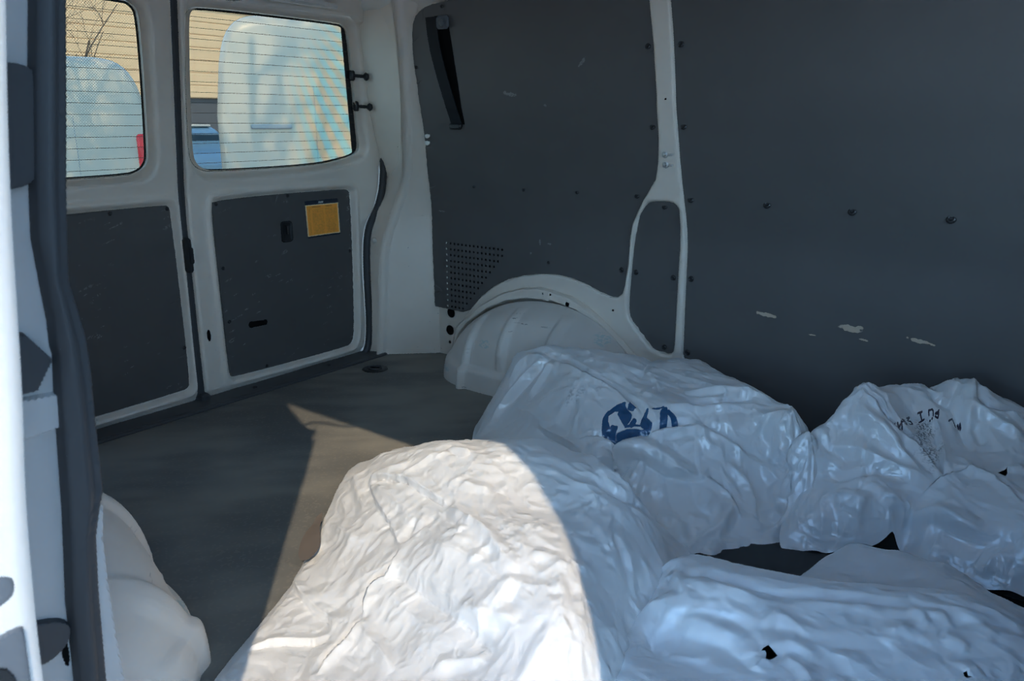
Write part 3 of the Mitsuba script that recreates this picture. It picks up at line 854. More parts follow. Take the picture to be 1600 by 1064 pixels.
def crease(P, kind, line, w):
    """Relief of one crease along a polyline: 'r' a sharp crest, 'v' a sharp furrow, 's' a lap with its left side on top."""
    line = np.array(line, float)
    if len(line) > 2:
        line = chaikin(line, 1, False)
    near = (P[:, 0] > line[:, 0].min() - 6 * w) & (P[:, 0] < line[:, 0].max() + 6 * w) & (P[:, 1] > line[:, 1].min() - 6 * w) & (P[:, 1] < line[:, 1].max() + 6 * w)
    out = np.zeros(len(P))
    q = P[near]
    if not len(q):
        return out
    g = LineString(line)
    pts = shapely.points(q)
    d = shapely.distance(pts, g)
    t = shapely.line_locate_point(g, pts, normalized=True)
    e = np.clip(np.minimum(t, 1 - t) / .25, 0, 1)
    e = e * (2 - e)
    past = (t <= 0) | (t >= 1)
    if kind == 's':
        best, sign = np.full(len(q), 1e9), np.zeros(len(q))
        for a, b in zip(line[:-1], line[1:]):
            v = b - a
            s = np.clip(((q - a) @ v) / (v @ v + 1e-12), 0, 1)
            dd = np.linalg.norm(q - a - s[:, None] * v, axis=1)
            cr = (v[0] * (q[:, 1] - a[1]) - v[1] * (q[:, 0] - a[0])) / (np.linalg.norm(v) + 1e-9)
            k = dd < best
            best[k], sign[k] = dd[k], cr[k]
        y = np.clip(sign / .0028, -1, 1) * np.maximum(0, 1 - d / (w * 3)) ** 1.3
        y = np.where(y > 0, y, y * .7)
    else:
        y = np.maximum(0, 1 - d / (w * 2.4)) ** 1.25 * (1 if kind == 'r' else -1)
    out[near] = np.where(past, 0, y * e)
    return out


def make_bag(name, spec, mat):
    outline = Polygon(spline(spec['outline'], 8, True)).buffer(0)
    outline = max(getattr(outline, 'geoms', [outline]), key=lambda g: g.area)
    if spec.get('holes'):
        for h in spec['holes']:
            outline = outline.difference(Polygon(h))
    P, tri = sample_poly(outline, spec.get('step', .0037), (.002, .004, .007), ring_step=.004)
    c = np.array(spec['ctrl'], float)
    _, i = np.unique(np.round(c[:, :2], 2), axis=0, return_index=True)
    c = c[i]
    rbf = RBFInterpolator(c[:, :2], c[:, 2], kernel='thin_plate_spline', smoothing=2e-5)
    x0, y0 = P.min(0) - .02
    gx, gy = np.arange(x0, P[:, 0].max() + .03, .012), np.arange(y0, P[:, 1].max() + .03, .012)
    G = rbf(np.stack(np.meshgrid(gx, gy, indexing='ij'), -1).reshape(-1, 2)).reshape(len(gx), len(gy))
    from scipy.interpolate import RectBivariateSpline
    z = np.maximum(RectBivariateSpline(gx, gy, G, s=0).ev(P[:, 0], P[:, 1]), 0)
    full = Polygon(outline.exterior)
    e = shapely.distance(shapely.points(P), full.exterior)
    hem = spec.get('hem', 0)
    z = z * (hem + (1 - hem) * np.sqrt(np.clip(e / .02, 0, 1))) + .002
    m = trimesh.Trimesh(np.column_stack([P, z]), tri, process=False)
    N = np.array(m.vertex_normals)
    # surface coordinates that stretch down the steep sides, so creases run on there
    gz = np.array(N)[:, :2] / np.maximum(N[:, 2:3], .25)
    Q = P + gz * z[:, None] * .35
    sd = spec['seed']
    wq = Q + .02 * (np.stack([meshkit.fbm(np.column_stack([Q * 6, 0 * z]), 2, sd), meshkit.fbm(np.column_stack([Q * 6, 0 * z + 9]), 2, sd + 3)], 1) - .5)
    a1, a2, a3 = spec.get('amp', (.012, .0075, .0044))
    th = spec.get('dir', .5)
    d = a1 * facets(wq, .080, sd, 1.8, th) + a2 * facets(wq, .036, sd + 1, 2.0, th) + a3 * facets(wq, .015, sd + 2, 1.6, th + .4)
    for (kind, amp, line) in spec.get('folds', ()):
        d = d + .0098 * spec.get('crisp', 1.0) * amp * crease(P, kind, line, .0075)
    fade = np.clip(e / .03, .25, 1)
    V = np.column_stack([P, z]) + N * (d * fade)[:, None]
    V[:, 2] = np.maximum(V[:, 2], .002 + .003 * meshkit.noise(np.column_stack([P * 40, z])))
    m = trimesh.Trimesh(V, tri, process=False)
    return add(name, orient(m, (0, 0, 1)), mat, spec.get('smooth', True))


CTRL1 = [(1.109, 0.668, 0.19), (1.213, 0.675, 0.225), (1.268, 0.684, 0.235), (1.295, 0.710, 0.24), (1.332, 0.755, 0.24), (1.366, 0.777, 0.24), (1.428, 0.783, 0.235), (1.464, 0.790, 0.23), (1.507, 0.774, 0.225), (1.597, 0.758, 0.2), (1.632, 0.751, 0.175), (1.660, 0.750, 0.13), (1.668, 0.761, 0.085), (1.029, 0.668, 0.155), (0.882, 0.704, 0.075), (0.859, 0.700, 0.06), (0.852, 0.665, 0.03), (0.962, 0.518, 0.015), (1.114, 0.309, 0.01), (1.146, 0.239, 0.01), (1.201, 0.143, 0.01), (1.078, 0.547, 0.1), (1.099, 0.459, 0.06), (1.270, 0.438, 0.13), (1.254, 0.521, 0.18), (1.449, 0.413, 0.205), (1.471, 0.517, 0.225), (1.498, 0.610, 0.232), (1.643, 0.405, 0.225), (1.579, 0.588, 0.23), (1.593, 0.334, 0.19), (1.452, 0.333, 0.12), (1.330, 0.321, 0.075), (1.199, 0.302, 0.03), (1.252, 0.209, 0.02), (1.369, 0.231, 0.05), (1.496, 0.247, 0.09), (1.603, 0.266, 0.13), (1.723, 0.293, 0.2), (1.693, 0.464, 0.215), (1.673, 0.596, 0.2), (1.732, 0.458, 0.17), (1.779, 0.345, 0.165), (1.724, 0.550, 0.15), (1.768, 0.411, 0.15), (1.000, 0.860, 0), (1.200, 0.970, 0), (1.400, 1.020, 0), (1.580, 0.980, 0), (1.720, 0.860, 0), (1.800, 0.720, 0), (1.790, 0.500, 0.03), (1.820, 0.360, 0.03), (1.860, 0.200, 0.03), (1.850, 0.100, 0.03), (1.700, -0.020, 0.06), (1.500, -0.040, 0.03), (1.330, 0.000, 0.01), (1.700, 0.120, 0.15), (1.580, 0.050, 0.1)]
CTRL2 = [(0.981, 1.090, 0.04), (0.837, 1.226, 0.03), (0.858, 1.222, 0.05), (0.933, 1.242, 0.14), (0.924, 1.274, 0.17), (0.886, 1.319, 0.19), (0.969, 1.312, 0.23), (1.017, 1.327, 0.25), (1.082, 1.352, 0.25), (1.141, 1.380, 0.245), (1.228, 1.412, 0.235), (1.272, 1.441, 0.225), (1.259, 1.590, 0.19), (1.251, 1.679, 0.185), (1.322, 1.627, 0.185), (1.409, 1.527, 0.21), (1.544, 1.381, 0.235), (1.600, 1.347, 0.235), (1.653, 1.315, 0.23), (1.708, 1.265, 0.225), (1.755, 1.223, 0.215), (1.759, 1.231, 0.2), (1.743, 1.230, 0.14), (1.750, 1.186, 0.09), (1.755, 1.140, 0.045), (1.764, 1.104, 0.02), (1.760, 1.065, 0.005), (1.723, 1.028, 0), (1.683, 0.942, 0), (1.621, 0.883, 0), (1.409, 1.119, 0.215), (1.507, 1.091, 0.17), (1.457, 1.036, 0.16), (1.544, 1.176, 0.19), (1.612, 1.201, 0.16), (1.678, 1.232, 0.12), (1.583, 1.101, 0.11), (1.659, 1.105, 0.07), (1.719, 1.067, 0.03), (1.613, 1.044, 0.05), (1.628, 0.954, 0.02), (1.516, 0.995, 0.07), (1.391, 1.011, 0.12), (1.317, 1.075, 0.175), (1.182, 1.112, 0.165), (1.039, 1.170, 0.115), (0.969, 1.175, 0.06), (1.176, 1.066, 0.11), (1.207, 1.159, 0.225), (1.347, 1.230, 0.235), (1.456, 1.290, 0.225), (1.562, 1.237, 0.215), (1.405, 1.018, 0.09), (0.800, 1.360, 0), (0.920, 1.480, 0.05), (1.050, 1.530, 0.14), (1.200, 1.580, 0.15), (1.300, 1.650, 0.16), (1.440, 1.640, 0.12), (1.600, 1.550, 0.08), (1.740, 1.400, 0.04), (1.300, 0.800, 0), (1.450, 0.800, 0), (1.150, 0.860, 0), (1.020, 0.970, 0), (0.900, 1.100, 0), (1.800, 1.260, 0.06), (1.810, 1.100, 0)]
CTRL3 = [(1.752, 1.256, 0.19), (1.772, 1.256, 0.21), (1.794, 1.314, 0.25), (1.811, 1.373, 0.27), (1.828, 1.388, 0.28), (1.846, 1.402, 0.28), (1.870, 1.395, 0.275), (1.882, 1.457, 0.28), (1.911, 1.485, 0.28), (1.935, 1.506, 0.275), (1.948, 1.518, 0.265), (1.959, 1.523, 0.275), (1.986, 1.564, 0.29), (2.011, 1.572, 0.285), (2.041, 1.541, 0.28), (2.078, 1.565, 0.26), (2.120, 1.556, 0.245), (1.827, 1.158, 0.105), (1.771, 1.206, 0.125), (1.893, 1.144, 0.12), (1.950, 1.176, 0.125), (2.023, 1.183, 0.12), (2.091, 1.174, 0.115), (2.138, 1.167, 0.105), (2.181, 1.154, 0.1), (1.776, 1.063, 0.012), (1.853, 1.101, 0.02), (1.924, 1.124, 0.035), (1.956, 1.147, 0.05), (1.969, 1.166, 0.05), (2.028, 1.125, 0.04), (2.068, 1.134, 0.045), (2.123, 1.128, 0.035), (2.191, 1.137, 0.04), (1.847, 1.109, 0.055), (1.782, 1.150, 0.06), (1.965, 1.164, 0.085), (2.081, 1.153, 0.075), (1.804, 1.260, 0.175), (1.867, 1.264, 0.19), (1.945, 1.310, 0.195), (2.021, 1.291, 0.165), (2.079, 1.301, 0.175), (2.084, 1.417, 0.195), (1.943, 1.227, 0.155), (1.875, 1.200, 0.15), (2.135, 1.305, 0.165), (2.014, 1.452, 0.225), (1.930, 1.420, 0.23), (2.107, 1.210, 0.14), (1.760, 1.350, 0.08), (1.780, 1.500, 0.05), (1.860, 1.620, 0.1), (1.980, 1.675, 0.2), (2.120, 1.675, 0.2), (2.280, 1.660, 0.15), (2.380, 1.500, 0.1), (2.380, 1.300, 0.16), (2.380, 1.170, 0.08), (2.340, 1.080, 0.05)]
CTRL4 = [(1.710, 0.654, 0.135), (1.724, 0.649, 0.15), (1.772, 0.651, 0.175), (1.792, 0.654, 0.18), (1.914, 0.680, 0.19), (1.957, 0.694, 0.193), (2.015, 0.722, 0.195), (2.109, 0.775, 0.19), (2.205, 0.776, 0.185), (1.710, 0.638, 0.12), (1.719, 0.604, 0.115), (1.721, 0.535, 0.11), (1.741, 0.474, 0.125), (1.764, 0.422, 0.13), (1.780, 0.379, 0.13), (1.830, 0.545, 0.185), (1.917, 0.564, 0.19), (1.999, 0.582, 0.195), (2.107, 0.638, 0.2), (2.199, 0.668, 0.195), (1.807, 0.513, 0.15), (1.781, 0.487, 0.11), (1.867, 0.470, 0.14), (1.949, 0.484, 0.17), (2.054, 0.534, 0.18), (2.153, 0.594, 0.19), (1.620, 0.700, 0), (1.630, 0.800, 0), (1.720, 0.860, 0), (1.850, 0.840, 0.02), (2.000, 0.830, 0.05), (2.200, 0.880, 0.06), (2.360, 0.860, 0.05), (2.390, 0.600, 0.12), (2.390, 0.300, 0.12), (2.360, 0.050, 0.05), (2.200, -0.030, 0.05), (2.000, -0.040, 0.05), (1.850, 0.020, 0.04), (1.770, 0.150, 0.03), (1.700, 0.420, 0), (1.680, 0.550, 0)]
CTRL5 = [(1.841, 0.977, 0.01), (1.849, 1.003, 0.02), (1.863, 1.022, 0.035), (1.892, 1.068, 0.045), (1.935, 1.076, 0.05), (2.012, 1.090, 0.055), (2.065, 1.082, 0.06), (2.140, 1.054, 0.06), (2.199, 1.031, 0.06), (1.948, 1.007, 0.055), (2.023, 1.008, 0.07), (2.107, 0.981, 0.085), (2.165, 0.968, 0.085), (2.202, 0.957, 0.085), (1.830, 1.000, 0), (1.870, 1.060, 0), (1.930, 1.090, 0), (2.040, 1.100, 0), (2.200, 1.090, 0), (2.360, 1.070, 0.01), (2.360, 0.800, 0.06), (2.200, 0.760, 0.08), (2.000, 0.740, 0.06), (1.880, 0.760, 0.01)]
FOLDS1 = [('s', -1, [(1.365, 0.506), (1.281, 0.534), (1.182, 0.573), (1.087, 0.594), (1.060, 0.593)]),
          ('s', 0.8, [(1.060, 0.593), (1.158, 0.528), (1.235, 0.480), (1.309, 0.436), (1.334, 0.414)]),
          ('r', 1.1, [(1.365, 0.506), (1.425, 0.475), (1.508, 0.447), (1.547, 0.420), (1.609, 0.389)]),
          ('s', 0.9, [(1.328, 0.420), (1.348, 0.381), (1.321, 0.370), (1.322, 0.351), (1.350, 0.312)]),
          ('s', 1, [(1.350, 0.312), (1.359, 0.279), (1.355, 0.243), (1.367, 0.202)]),
          ('r', 0.7, [(1.000, 0.522), (1.049, 0.477), (1.091, 0.436)]),
          ('r', 0.5, [(0.941, 0.557), (1.159, 0.459), (1.236, 0.439)]),
          ('r', 0.8, [(1.094, 0.584), (1.220, 0.519), (1.301, 0.483)]),
          ('v', 0.7, [(1.306, 0.478), (1.319, 0.453), (1.326, 0.428)]),
          ('v', 0.7, [(1.349, 0.484), (1.344, 0.461), (1.324, 0.452)]),
          ('s', 0.8, [(1.044, 0.404), (1.093, 0.365), (1.159, 0.333), (1.239, 0.308), (1.282, 0.302), (1.317, 0.275)]),
          ('s', -0.7, [(1.318, 0.274), (1.217, 0.234), (1.190, 0.197)]),
          ('r', 0.9, [(1.355, 0.307), (1.411, 0.278), (1.438, 0.275), (1.493, 0.243)]),
          ('v', 1.2, [(1.339, 0.381), (1.409, 0.361), (1.524, 0.328), (1.557, 0.318), (1.587, 0.307), (1.661, 0.274)]),
          ('r', 0.8, [(1.516, 0.331), (1.586, 0.327), (1.660, 0.324)]),
          ('v', 0.7, [(1.599, 0.320), (1.650, 0.304)]),
          ('r', 0.8, [(1.555, 0.266), (1.602, 0.275), (1.640, 0.278)]),
          ('r', 0.6, [(1.605, 0.386), (1.611, 0.365), (1.607, 0.331)]),
          ('r', 0.5, [(1.597, 0.373), (1.598, 0.337)]),
          ('r', 0.6, [(1.515, 0.420), (1.526, 0.396)]),
          ('r', 0.5, [(1.429, 0.462), (1.455, 0.436)]),
          ('r', 0.6, [(1.236, 0.655), (1.304, 0.644)]),
          ('r', 0.5, [(1.238, 0.610), (1.245, 0.641)]),
          ('r', 0.6, [(1.350, 0.561), (1.395, 0.556), (1.420, 0.559)]),
          ('r', 0.4, [(1.322, 0.553), (1.343, 0.569)]),
          ('r', 1, [(1.475, 0.776), (1.545, 0.723), (1.613, 0.728)]),
          ('v', 1, [(1.546, 0.690), (1.608, 0.679), (1.638, 0.733)]),
          ('r', 0.5, [(1.657, 0.443), (1.601, 0.435)]),
          ('r', 0.5, [(1.657, 0.443), (1.644, 0.396)]),
          ('r', 0.5, [(1.657, 0.443), (1.689, 0.371)]),
          ('r', 0.4, [(1.657, 0.443), (1.703, 0.407)]),
          ('r', 0.4, [(1.657, 0.443), (1.683, 0.464)]),
          ('v', 0.7, [(1.723, 0.600), (1.725, 0.528), (1.745, 0.470)]),
          ('r', 0.4, [(1.529, 0.584), (1.526, 0.627)]),
          ('r', 0.4, [(1.551, 0.482), (1.556, 0.502), (1.580, 0.490)]),
          ('r', 0.5, [(0.947, 0.605), (1.056, 0.539), (1.106, 0.487)]),
          ('r', 0.6, [(0.963, 0.642), (1.051, 0.571), (1.140, 0.518)]),
          ('r', 0.6, [(1.170, 0.606), (1.098, 0.602), (1.065, 0.596)]),
          ('r', 0.7, [(1.232, 0.634), (1.200, 0.594), (1.185, 0.577)])]
FOLDS2 = [('s', -1.2, [(1.049, 1.281), (1.121, 1.252), (1.225, 1.186), (1.307, 1.175), (1.386, 1.130), (1.423, 1.107)]),
          ('r', 1, [(1.039, 1.281), (0.985, 1.248), (0.934, 1.206), (0.926, 1.164)]),
          ('v', 0.9, [(1.052, 1.277), (1.022, 1.251), (0.981, 1.221), (0.941, 1.200)]),
          ('r', 0.8, [(1.030, 1.281), (0.943, 1.298), (0.936, 1.244)]),
          ('r', 0.8, [(1.062, 1.269), (1.054, 1.224), (1.039, 1.187)]),
          ('r', 0.7, [(0.998, 1.190), (1.072, 1.142), (1.141, 1.098), (1.193, 1.082)]),
          ('s', 1.3, [(1.139, 1.090), (1.229, 1.041), (1.309, 0.998), (1.335, 0.987)]),
          ('s', -1.3, [(1.274, 1.013), (1.403, 1.053), (1.451, 1.047), (1.496, 1.117), (1.536, 1.172)]),
          ('r', 1, [(1.536, 1.172), (1.561, 1.142), (1.602, 1.167)]),
          ('s', -1.2, [(1.536, 1.172), (1.582, 1.184), (1.636, 1.206), (1.654, 1.221), (1.681, 1.230), (1.722, 1.212)]),
          ('r', 0.9, [(1.456, 1.155), (1.511, 1.201), (1.590, 1.269)]),
          ('r', 1, [(1.440, 1.256), (1.510, 1.294), (1.608, 1.326), (1.653, 1.315)]),
          ('v', 0.9, [(1.475, 1.215), (1.563, 1.269), (1.620, 1.327)]),
          ('r', 0.8, [(1.615, 1.276), (1.694, 1.261), (1.722, 1.268)]),
          ('v', 1, [(1.638, 1.248), (1.681, 1.242)]),
          ('r', 1, [(1.704, 1.250), (1.700, 1.237)]),
          ('r', 0.8, [(1.721, 1.247), (1.752, 1.204)]),
          ('r', 1.2, [(1.339, 1.002), (1.396, 1.051), (1.461, 1.028), (1.533, 1.067), (1.569, 1.089)]),
          ('r', 1, [(1.362, 0.996), (1.404, 1.038), (1.523, 1.046), (1.563, 1.079)]),
          ('s', 1.4, [(1.368, 0.981), (1.412, 1.026), (1.504, 1.024), (1.575, 1.079), (1.592, 1.099)]),
          ('s', -0.9, [(1.587, 1.101), (1.635, 1.110), (1.667, 1.092), (1.686, 1.075)]),
          ('r', 1.2, [(1.615, 1.158), (1.662, 1.159), (1.705, 1.104)]),
          ('r', 0.9, [(1.614, 1.085), (1.612, 1.041)]),
          ('r', 1.1, [(1.657, 1.092), (1.662, 1.053), (1.654, 1.008), (1.625, 0.920)]),
          ('r', 1, [(1.634, 1.079), (1.646, 1.065), (1.648, 1.006), (1.632, 0.973)]),
          ('r', 1, [(1.660, 1.080), (1.664, 0.988), (1.674, 0.940)]),
          ('r', 0.9, [(1.587, 0.990), (1.612, 0.939)]),
          ('r', 0.6, [(1.542, 0.965), (1.583, 0.990)]),
          ('s', 1, [(1.725, 1.231), (1.752, 1.189), (1.754, 1.142), (1.732, 1.077)]),
          ('r', 0.8, [(1.667, 0.988), (1.723, 1.040)]),
          ('r', 0.6, [(1.596, 1.006), (1.632, 1.028)]),
          ('v', 0.8, [(1.651, 1.191), (1.688, 1.162), (1.722, 1.095)]),
          ('r', 0.9, [(1.699, 1.204), (1.728, 1.170), (1.733, 1.121)]),
          ('r', 0.7, [(1.589, 0.890), (1.606, 0.941)]),
          ('v', 0.6, [(1.476, 1.060), (1.379, 1.058), (1.334, 1.047)]),
          ('r', 0.4, [(1.392, 1.150), (1.378, 1.272)]),
          ('v', 0.5, [(1.346, 1.233), (1.187, 1.650)])]
FOLDS3 = [('s', -1.3, [(1.835, 1.341), (1.882, 1.324), (1.928, 1.321), (1.958, 1.333), (2.023, 1.278)]),
          ('r', 1.1, [(1.820, 1.300), (1.877, 1.301), (1.915, 1.293), (1.989, 1.262)]),
          ('r', 1.1, [(1.769, 1.257), (1.839, 1.266), (1.913, 1.246), (1.960, 1.255), (2.006, 1.258)]),
          ('r', 0.9, [(1.834, 1.309), (1.889, 1.304), (1.935, 1.298)]),
          ('r', 1, [(1.759, 1.211), (1.769, 1.217), (1.796, 1.232), (1.833, 1.238)]),
          ('v', 1.1, [(1.798, 1.219), (1.851, 1.201), (1.963, 1.245)]),
          ('v', 1.1, [(1.847, 1.181), (1.909, 1.160), (1.948, 1.176)]),
          ('r', 1.3, [(1.826, 1.160), (1.877, 1.141), (1.950, 1.178), (1.971, 1.208), (2.022, 1.187), (2.091, 1.176), (2.138, 1.169)]),
          ('r', 1, [(1.828, 1.156), (1.839, 1.116), (1.841, 1.100)]),
          ('r', 0.7, [(1.749, 1.188), (1.787, 1.083)]),
          ('r', 0.7, [(1.770, 1.189), (1.807, 1.087)]),
          ('r', 0.7, [(1.794, 1.179), (1.824, 1.094)]),
          ('v', 1.4, [(1.949, 1.495), (1.964, 1.476), (1.990, 1.478)]),
          ('v', 1.1, [(1.985, 1.541), (1.982, 1.486), (2.014, 1.450), (2.050, 1.392)]),
          ('r', 1.2, [(2.012, 1.557), (2.024, 1.494), (2.030, 1.459)]),
          ('r', 1, [(2.024, 1.494), (2.069, 1.483), (2.130, 1.467)]),
          ('v', 0.7, [(2.038, 1.459), (2.067, 1.419)]),
          ('s', -1, [(2.019, 1.547), (2.034, 1.505), (2.062, 1.493), (2.119, 1.531)]),
          ('s', 1, [(1.967, 1.437), (1.989, 1.383), (2.017, 1.288)]),
          ('s', -1.4, [(1.989, 1.217), (2.026, 1.273), (2.073, 1.311), (2.116, 1.295), (2.162, 1.246)]),
          ('r', 0.6, [(2.034, 1.363), (2.074, 1.289)]),
          ('r', 0.8, [(2.121, 1.356), (2.147, 1.374)]),
          ('r', 0.9, [(2.106, 1.323), (2.137, 1.290), (2.158, 1.260)]),
          ('r', 1.1, [(2.123, 1.131), (2.138, 1.159), (2.163, 1.142)]),
          ('v', 1, [(2.017, 1.162), (2.109, 1.161), (2.180, 1.160)]),
          ('r', 0.6, [(1.858, 1.321), (1.887, 1.418)]),
          ('r', 0.6, [(1.976, 1.210), (1.968, 1.164)]),
          ('r', 0.5, [(1.902, 1.143), (1.874, 1.113)])]
FOLDS4 = [('r', 0.9, [(1.727, 0.646), (1.718, 0.634), (1.740, 0.564)]),
          ('r', 1.1, [(1.734, 0.638), (1.792, 0.560), (1.802, 0.548), (1.777, 0.547), (1.750, 0.566)]),
          ('r', 0.9, [(1.747, 0.549), (1.796, 0.520)]),
          ('r', 1, [(1.738, 0.558), (1.767, 0.508), (1.802, 0.516)]),
          ('r', 1.1, [(1.754, 0.543), (1.799, 0.529), (1.857, 0.538)]),
          ('v', 1.1, [(1.793, 0.525), (1.865, 0.534), (1.913, 0.529)]),
          ('r', 1, [(1.809, 0.519), (1.841, 0.522), (1.872, 0.519), (1.903, 0.516)]),
          ('v', 0.9, [(1.799, 0.507), (1.853, 0.497), (1.887, 0.500), (1.938, 0.465)]),
          ('r', 1, [(1.769, 0.505), (1.797, 0.498), (1.812, 0.472)]),
          ('r', 1, [(1.758, 0.496), (1.769, 0.476), (1.771, 0.424)]),
          ('r', 0.8, [(1.767, 0.451), (1.793, 0.467)]),
          ('r', 0.9, [(1.813, 0.469), (1.874, 0.469)]),
          ('r', 0.7, [(1.860, 0.487), (1.897, 0.455)]),
          ('v', 1.3, [(1.764, 0.609), (1.849, 0.593), (1.925, 0.608), (1.975, 0.629), (2.035, 0.652), (2.100, 0.672)]),
          ('r', 0.9, [(1.781, 0.580), (1.838, 0.571), (1.894, 0.586)]),
          ('r', 0.8, [(1.932, 0.599), (1.979, 0.617), (2.069, 0.659), (2.132, 0.681)]),
          ('r', 1.1, [(1.916, 0.541), (1.931, 0.573), (1.980, 0.548)]),
          ('r', 1, [(1.938, 0.522), (1.971, 0.531), (2.001, 0.518)]),
          ('r', 1, [(1.961, 0.501), (1.982, 0.500), (2.005, 0.485)]),
          ('r', 0.8, [(2.020, 0.551), (2.045, 0.521)]),
          ('r', 0.7, [(2.036, 0.558), (2.055, 0.535)]),
          ('r', 0.8, [(2.102, 0.661), (2.066, 0.601)]),
          ('r', 0.7, [(2.102, 0.661), (2.104, 0.613)]),
          ('r', 0.6, [(2.102, 0.661), (2.121, 0.679)]),
          ('r', 0.7, [(2.102, 0.661), (2.077, 0.664)]),
          ('r', 0.8, [(2.064, 0.587), (2.073, 0.623), (2.084, 0.628)]),
          ('r', 0.6, [(2.089, 0.632), (2.085, 0.613)]),
          ('r', 0.8, [(2.123, 0.642), (2.156, 0.637)]),
          ('r', 0.8, [(2.156, 0.596), (2.171, 0.613)]),
          ('r', 0.6, [(2.134, 0.695), (2.183, 0.680)]),
          ('r', 0.9, [(1.943, 0.491), (1.939, 0.466)]),
          ('v', 0.7, [(2.124, 0.667), (2.201, 0.719)])]
FOLDS5 = [('r', 0.5, [(1.904, 0.999), (1.958, 1.013)]),
          ('r', 0.5, [(2.003, 1.005), (2.039, 1.023)]),
          ('r', 0.6, [(2.082, 1.009), (2.164, 0.980)])]
TORN = [(1.938, 0.5136), (1.9463, 0.5082), (1.9539, 0.5026), (1.9513, 0.4949), (1.9488, 0.4906), (1.9433, 0.4902), (1.9409, 0.4992), (1.9375, 0.5032), (1.9334, 0.5016), (1.9335, 0.5056)]
TORN2 = [(2.1562, 0.592), (2.1592, 0.5958), (2.1621, 0.5906), (2.1665, 0.5912), (2.1616, 0.586), (2.1587, 0.5867)]
NICK = [(2.107, 1.337), (2.1191, 1.3634), (2.1226, 1.3468), (2.1211, 1.3336)]
MOUTH = [(0.9576, 0.5419), (0.9651, 0.5159), (0.9923, 0.4738), (1.0544, 0.413), (1.0928, 0.4025), (1.0845, 0.4363), (1.0175, 0.483), (0.972, 0.5284)]
LOGO = [(0.005, [(1.3626, 1.0544), (1.3465, 1.0689), (1.3367, 1.087), (1.3405, 1.1006), (1.3483, 1.1162), (1.3622, 1.1215)]), (0.00375, [(1.3784, 1.1259), (1.3931, 1.121)]), (0.00625, [(1.3644, 1.1124), (1.3935, 1.0922)]), (0.00438, [(1.406, 1.0881), (1.4115, 1.0873)]), (0.005, [(1.4288, 1.1084), (1.4312, 1.0956), (1.4519, 1.0848)]), (0.00156, [(1.3633, 1.0562), (1.3876, 1.0664), (1.4028, 1.072), (1.4363, 1.0729), (1.4551, 1.079)]), (0.00313, [(1.3639, 1.0687), (1.3752, 1.0701)]), (0.00125, [(1.395, 1.079), (1.4288, 1.0859)]), (0.00156, [(1.4392, 1.1249), (1.4499, 1.1354), (1.4545, 1.1457)]), (0.00625, [(1.461, 1.1364), (1.4746, 1.1113)]), (0.00375, [(1.4694, 1.1392), (1.4952, 1.1314)]), (0.00125, [(1.4922, 1.1124), (1.5076, 1.1389)])]
SM2 = [(1.2063, 1.1366), (1.2297, 1.1381), (1.276, 1.158)]
PEN = [(0.0011, [(1.9056, 1.3318), (1.9069, 1.3359)]), (0.0011, [(1.9107, 1.3344), (1.9185, 1.3352)]), (0.0011, [(1.9113, 1.3409), (1.9148, 1.3369), (1.9195, 1.3515)]), (0.0011, [(1.9166, 1.3482), (1.9214, 1.3407)]), (0.0011, [(1.9163, 1.3589), (1.9188, 1.3696), (1.9184, 1.3544), (1.9224, 1.3638), (1.9261, 1.3605), (1.9232, 1.3536)]), (0.0011, [(1.9192, 1.3891), (1.9218, 1.4025), (1.9223, 1.3827), (1.9269, 1.3927), (1.9322, 1.3896), (1.9289, 1.376)]), (0.0011, [(1.9338, 1.4265), (1.9404, 1.4334)]), (0.0011, [(1.9375, 1.4293), (1.9453, 1.4173)]), (0.0011, [(1.9418, 1.4089), (1.948, 1.4218)]), (0.0011, [(1.9545, 1.4358), (1.9514, 1.4444), (1.9533, 1.4461), (1.9569, 1.4513), (1.9597, 1.4492), (1.9623, 1.4411)]), (0.0011, [(1.9592, 1.4279), (1.9595, 1.4287)]), (0.0011, [(1.9618, 1.4343), (1.9622, 1.4351)]), (0.0011, [(1.9693, 1.4576), (1.9693, 1.4549), (1.965, 1.4482)]), (0.0011, [(1.9693, 1.4549), (1.971, 1.4511), (1.9652, 1.4466)]), (0.0011, [(1.971, 1.4511), (1.9721, 1.4413), (1.9663, 1.4417)]), (0.0011, [(1.9933, 1.448), (1.9968, 1.4654)]), (0.0011, [(1.9968, 1.4654), (2.0066, 1.4549)]), (0.0011, [(2.0088, 1.4638), (2.0131, 1.4574)]), (0.0011, [(2.0128, 1.4637), (2.0166, 1.4569)])]
SM3 = [(1.9568, 1.3697), (1.9861, 1.3276)]

BAG1 = dict(seed=11, dir=-.7, ctrl=CTRL1, folds=FOLDS1, crisp=1.25, amp=(.009, .0062, .0044),
            outline=[(1.20, .13), (1.11, .31), (1.03, .44), (.96, .53), (.875, .68), (.89, .74), (1.0, .86), (1.2, .97), (1.4, 1.02), (1.58, .98), (1.72, .86), (1.80, .72), (1.85, .5), (1.87, .3), (1.86, .1), (1.7, -.03), (1.5, -.05), (1.33, 0)])
BAG2 = dict(seed=23, dir=-.5, ctrl=CTRL2, folds=FOLDS2, crisp=1.5, amp=(.012, .0090, .0052),
            outline=[(.83, 1.21), (.80, 1.30), (.84, 1.42), (.95, 1.50), (1.08, 1.55), (1.2, 1.60), (1.30, 1.655), (1.44, 1.65), (1.6, 1.56), (1.74, 1.42), (1.80, 1.27), (1.81, 1.12), (1.76, 1.02), (1.68, .93), (1.58, .85), (1.45, .78), (1.3, .79), (1.15, .86), (1.02, .97), (.91, 1.10)])
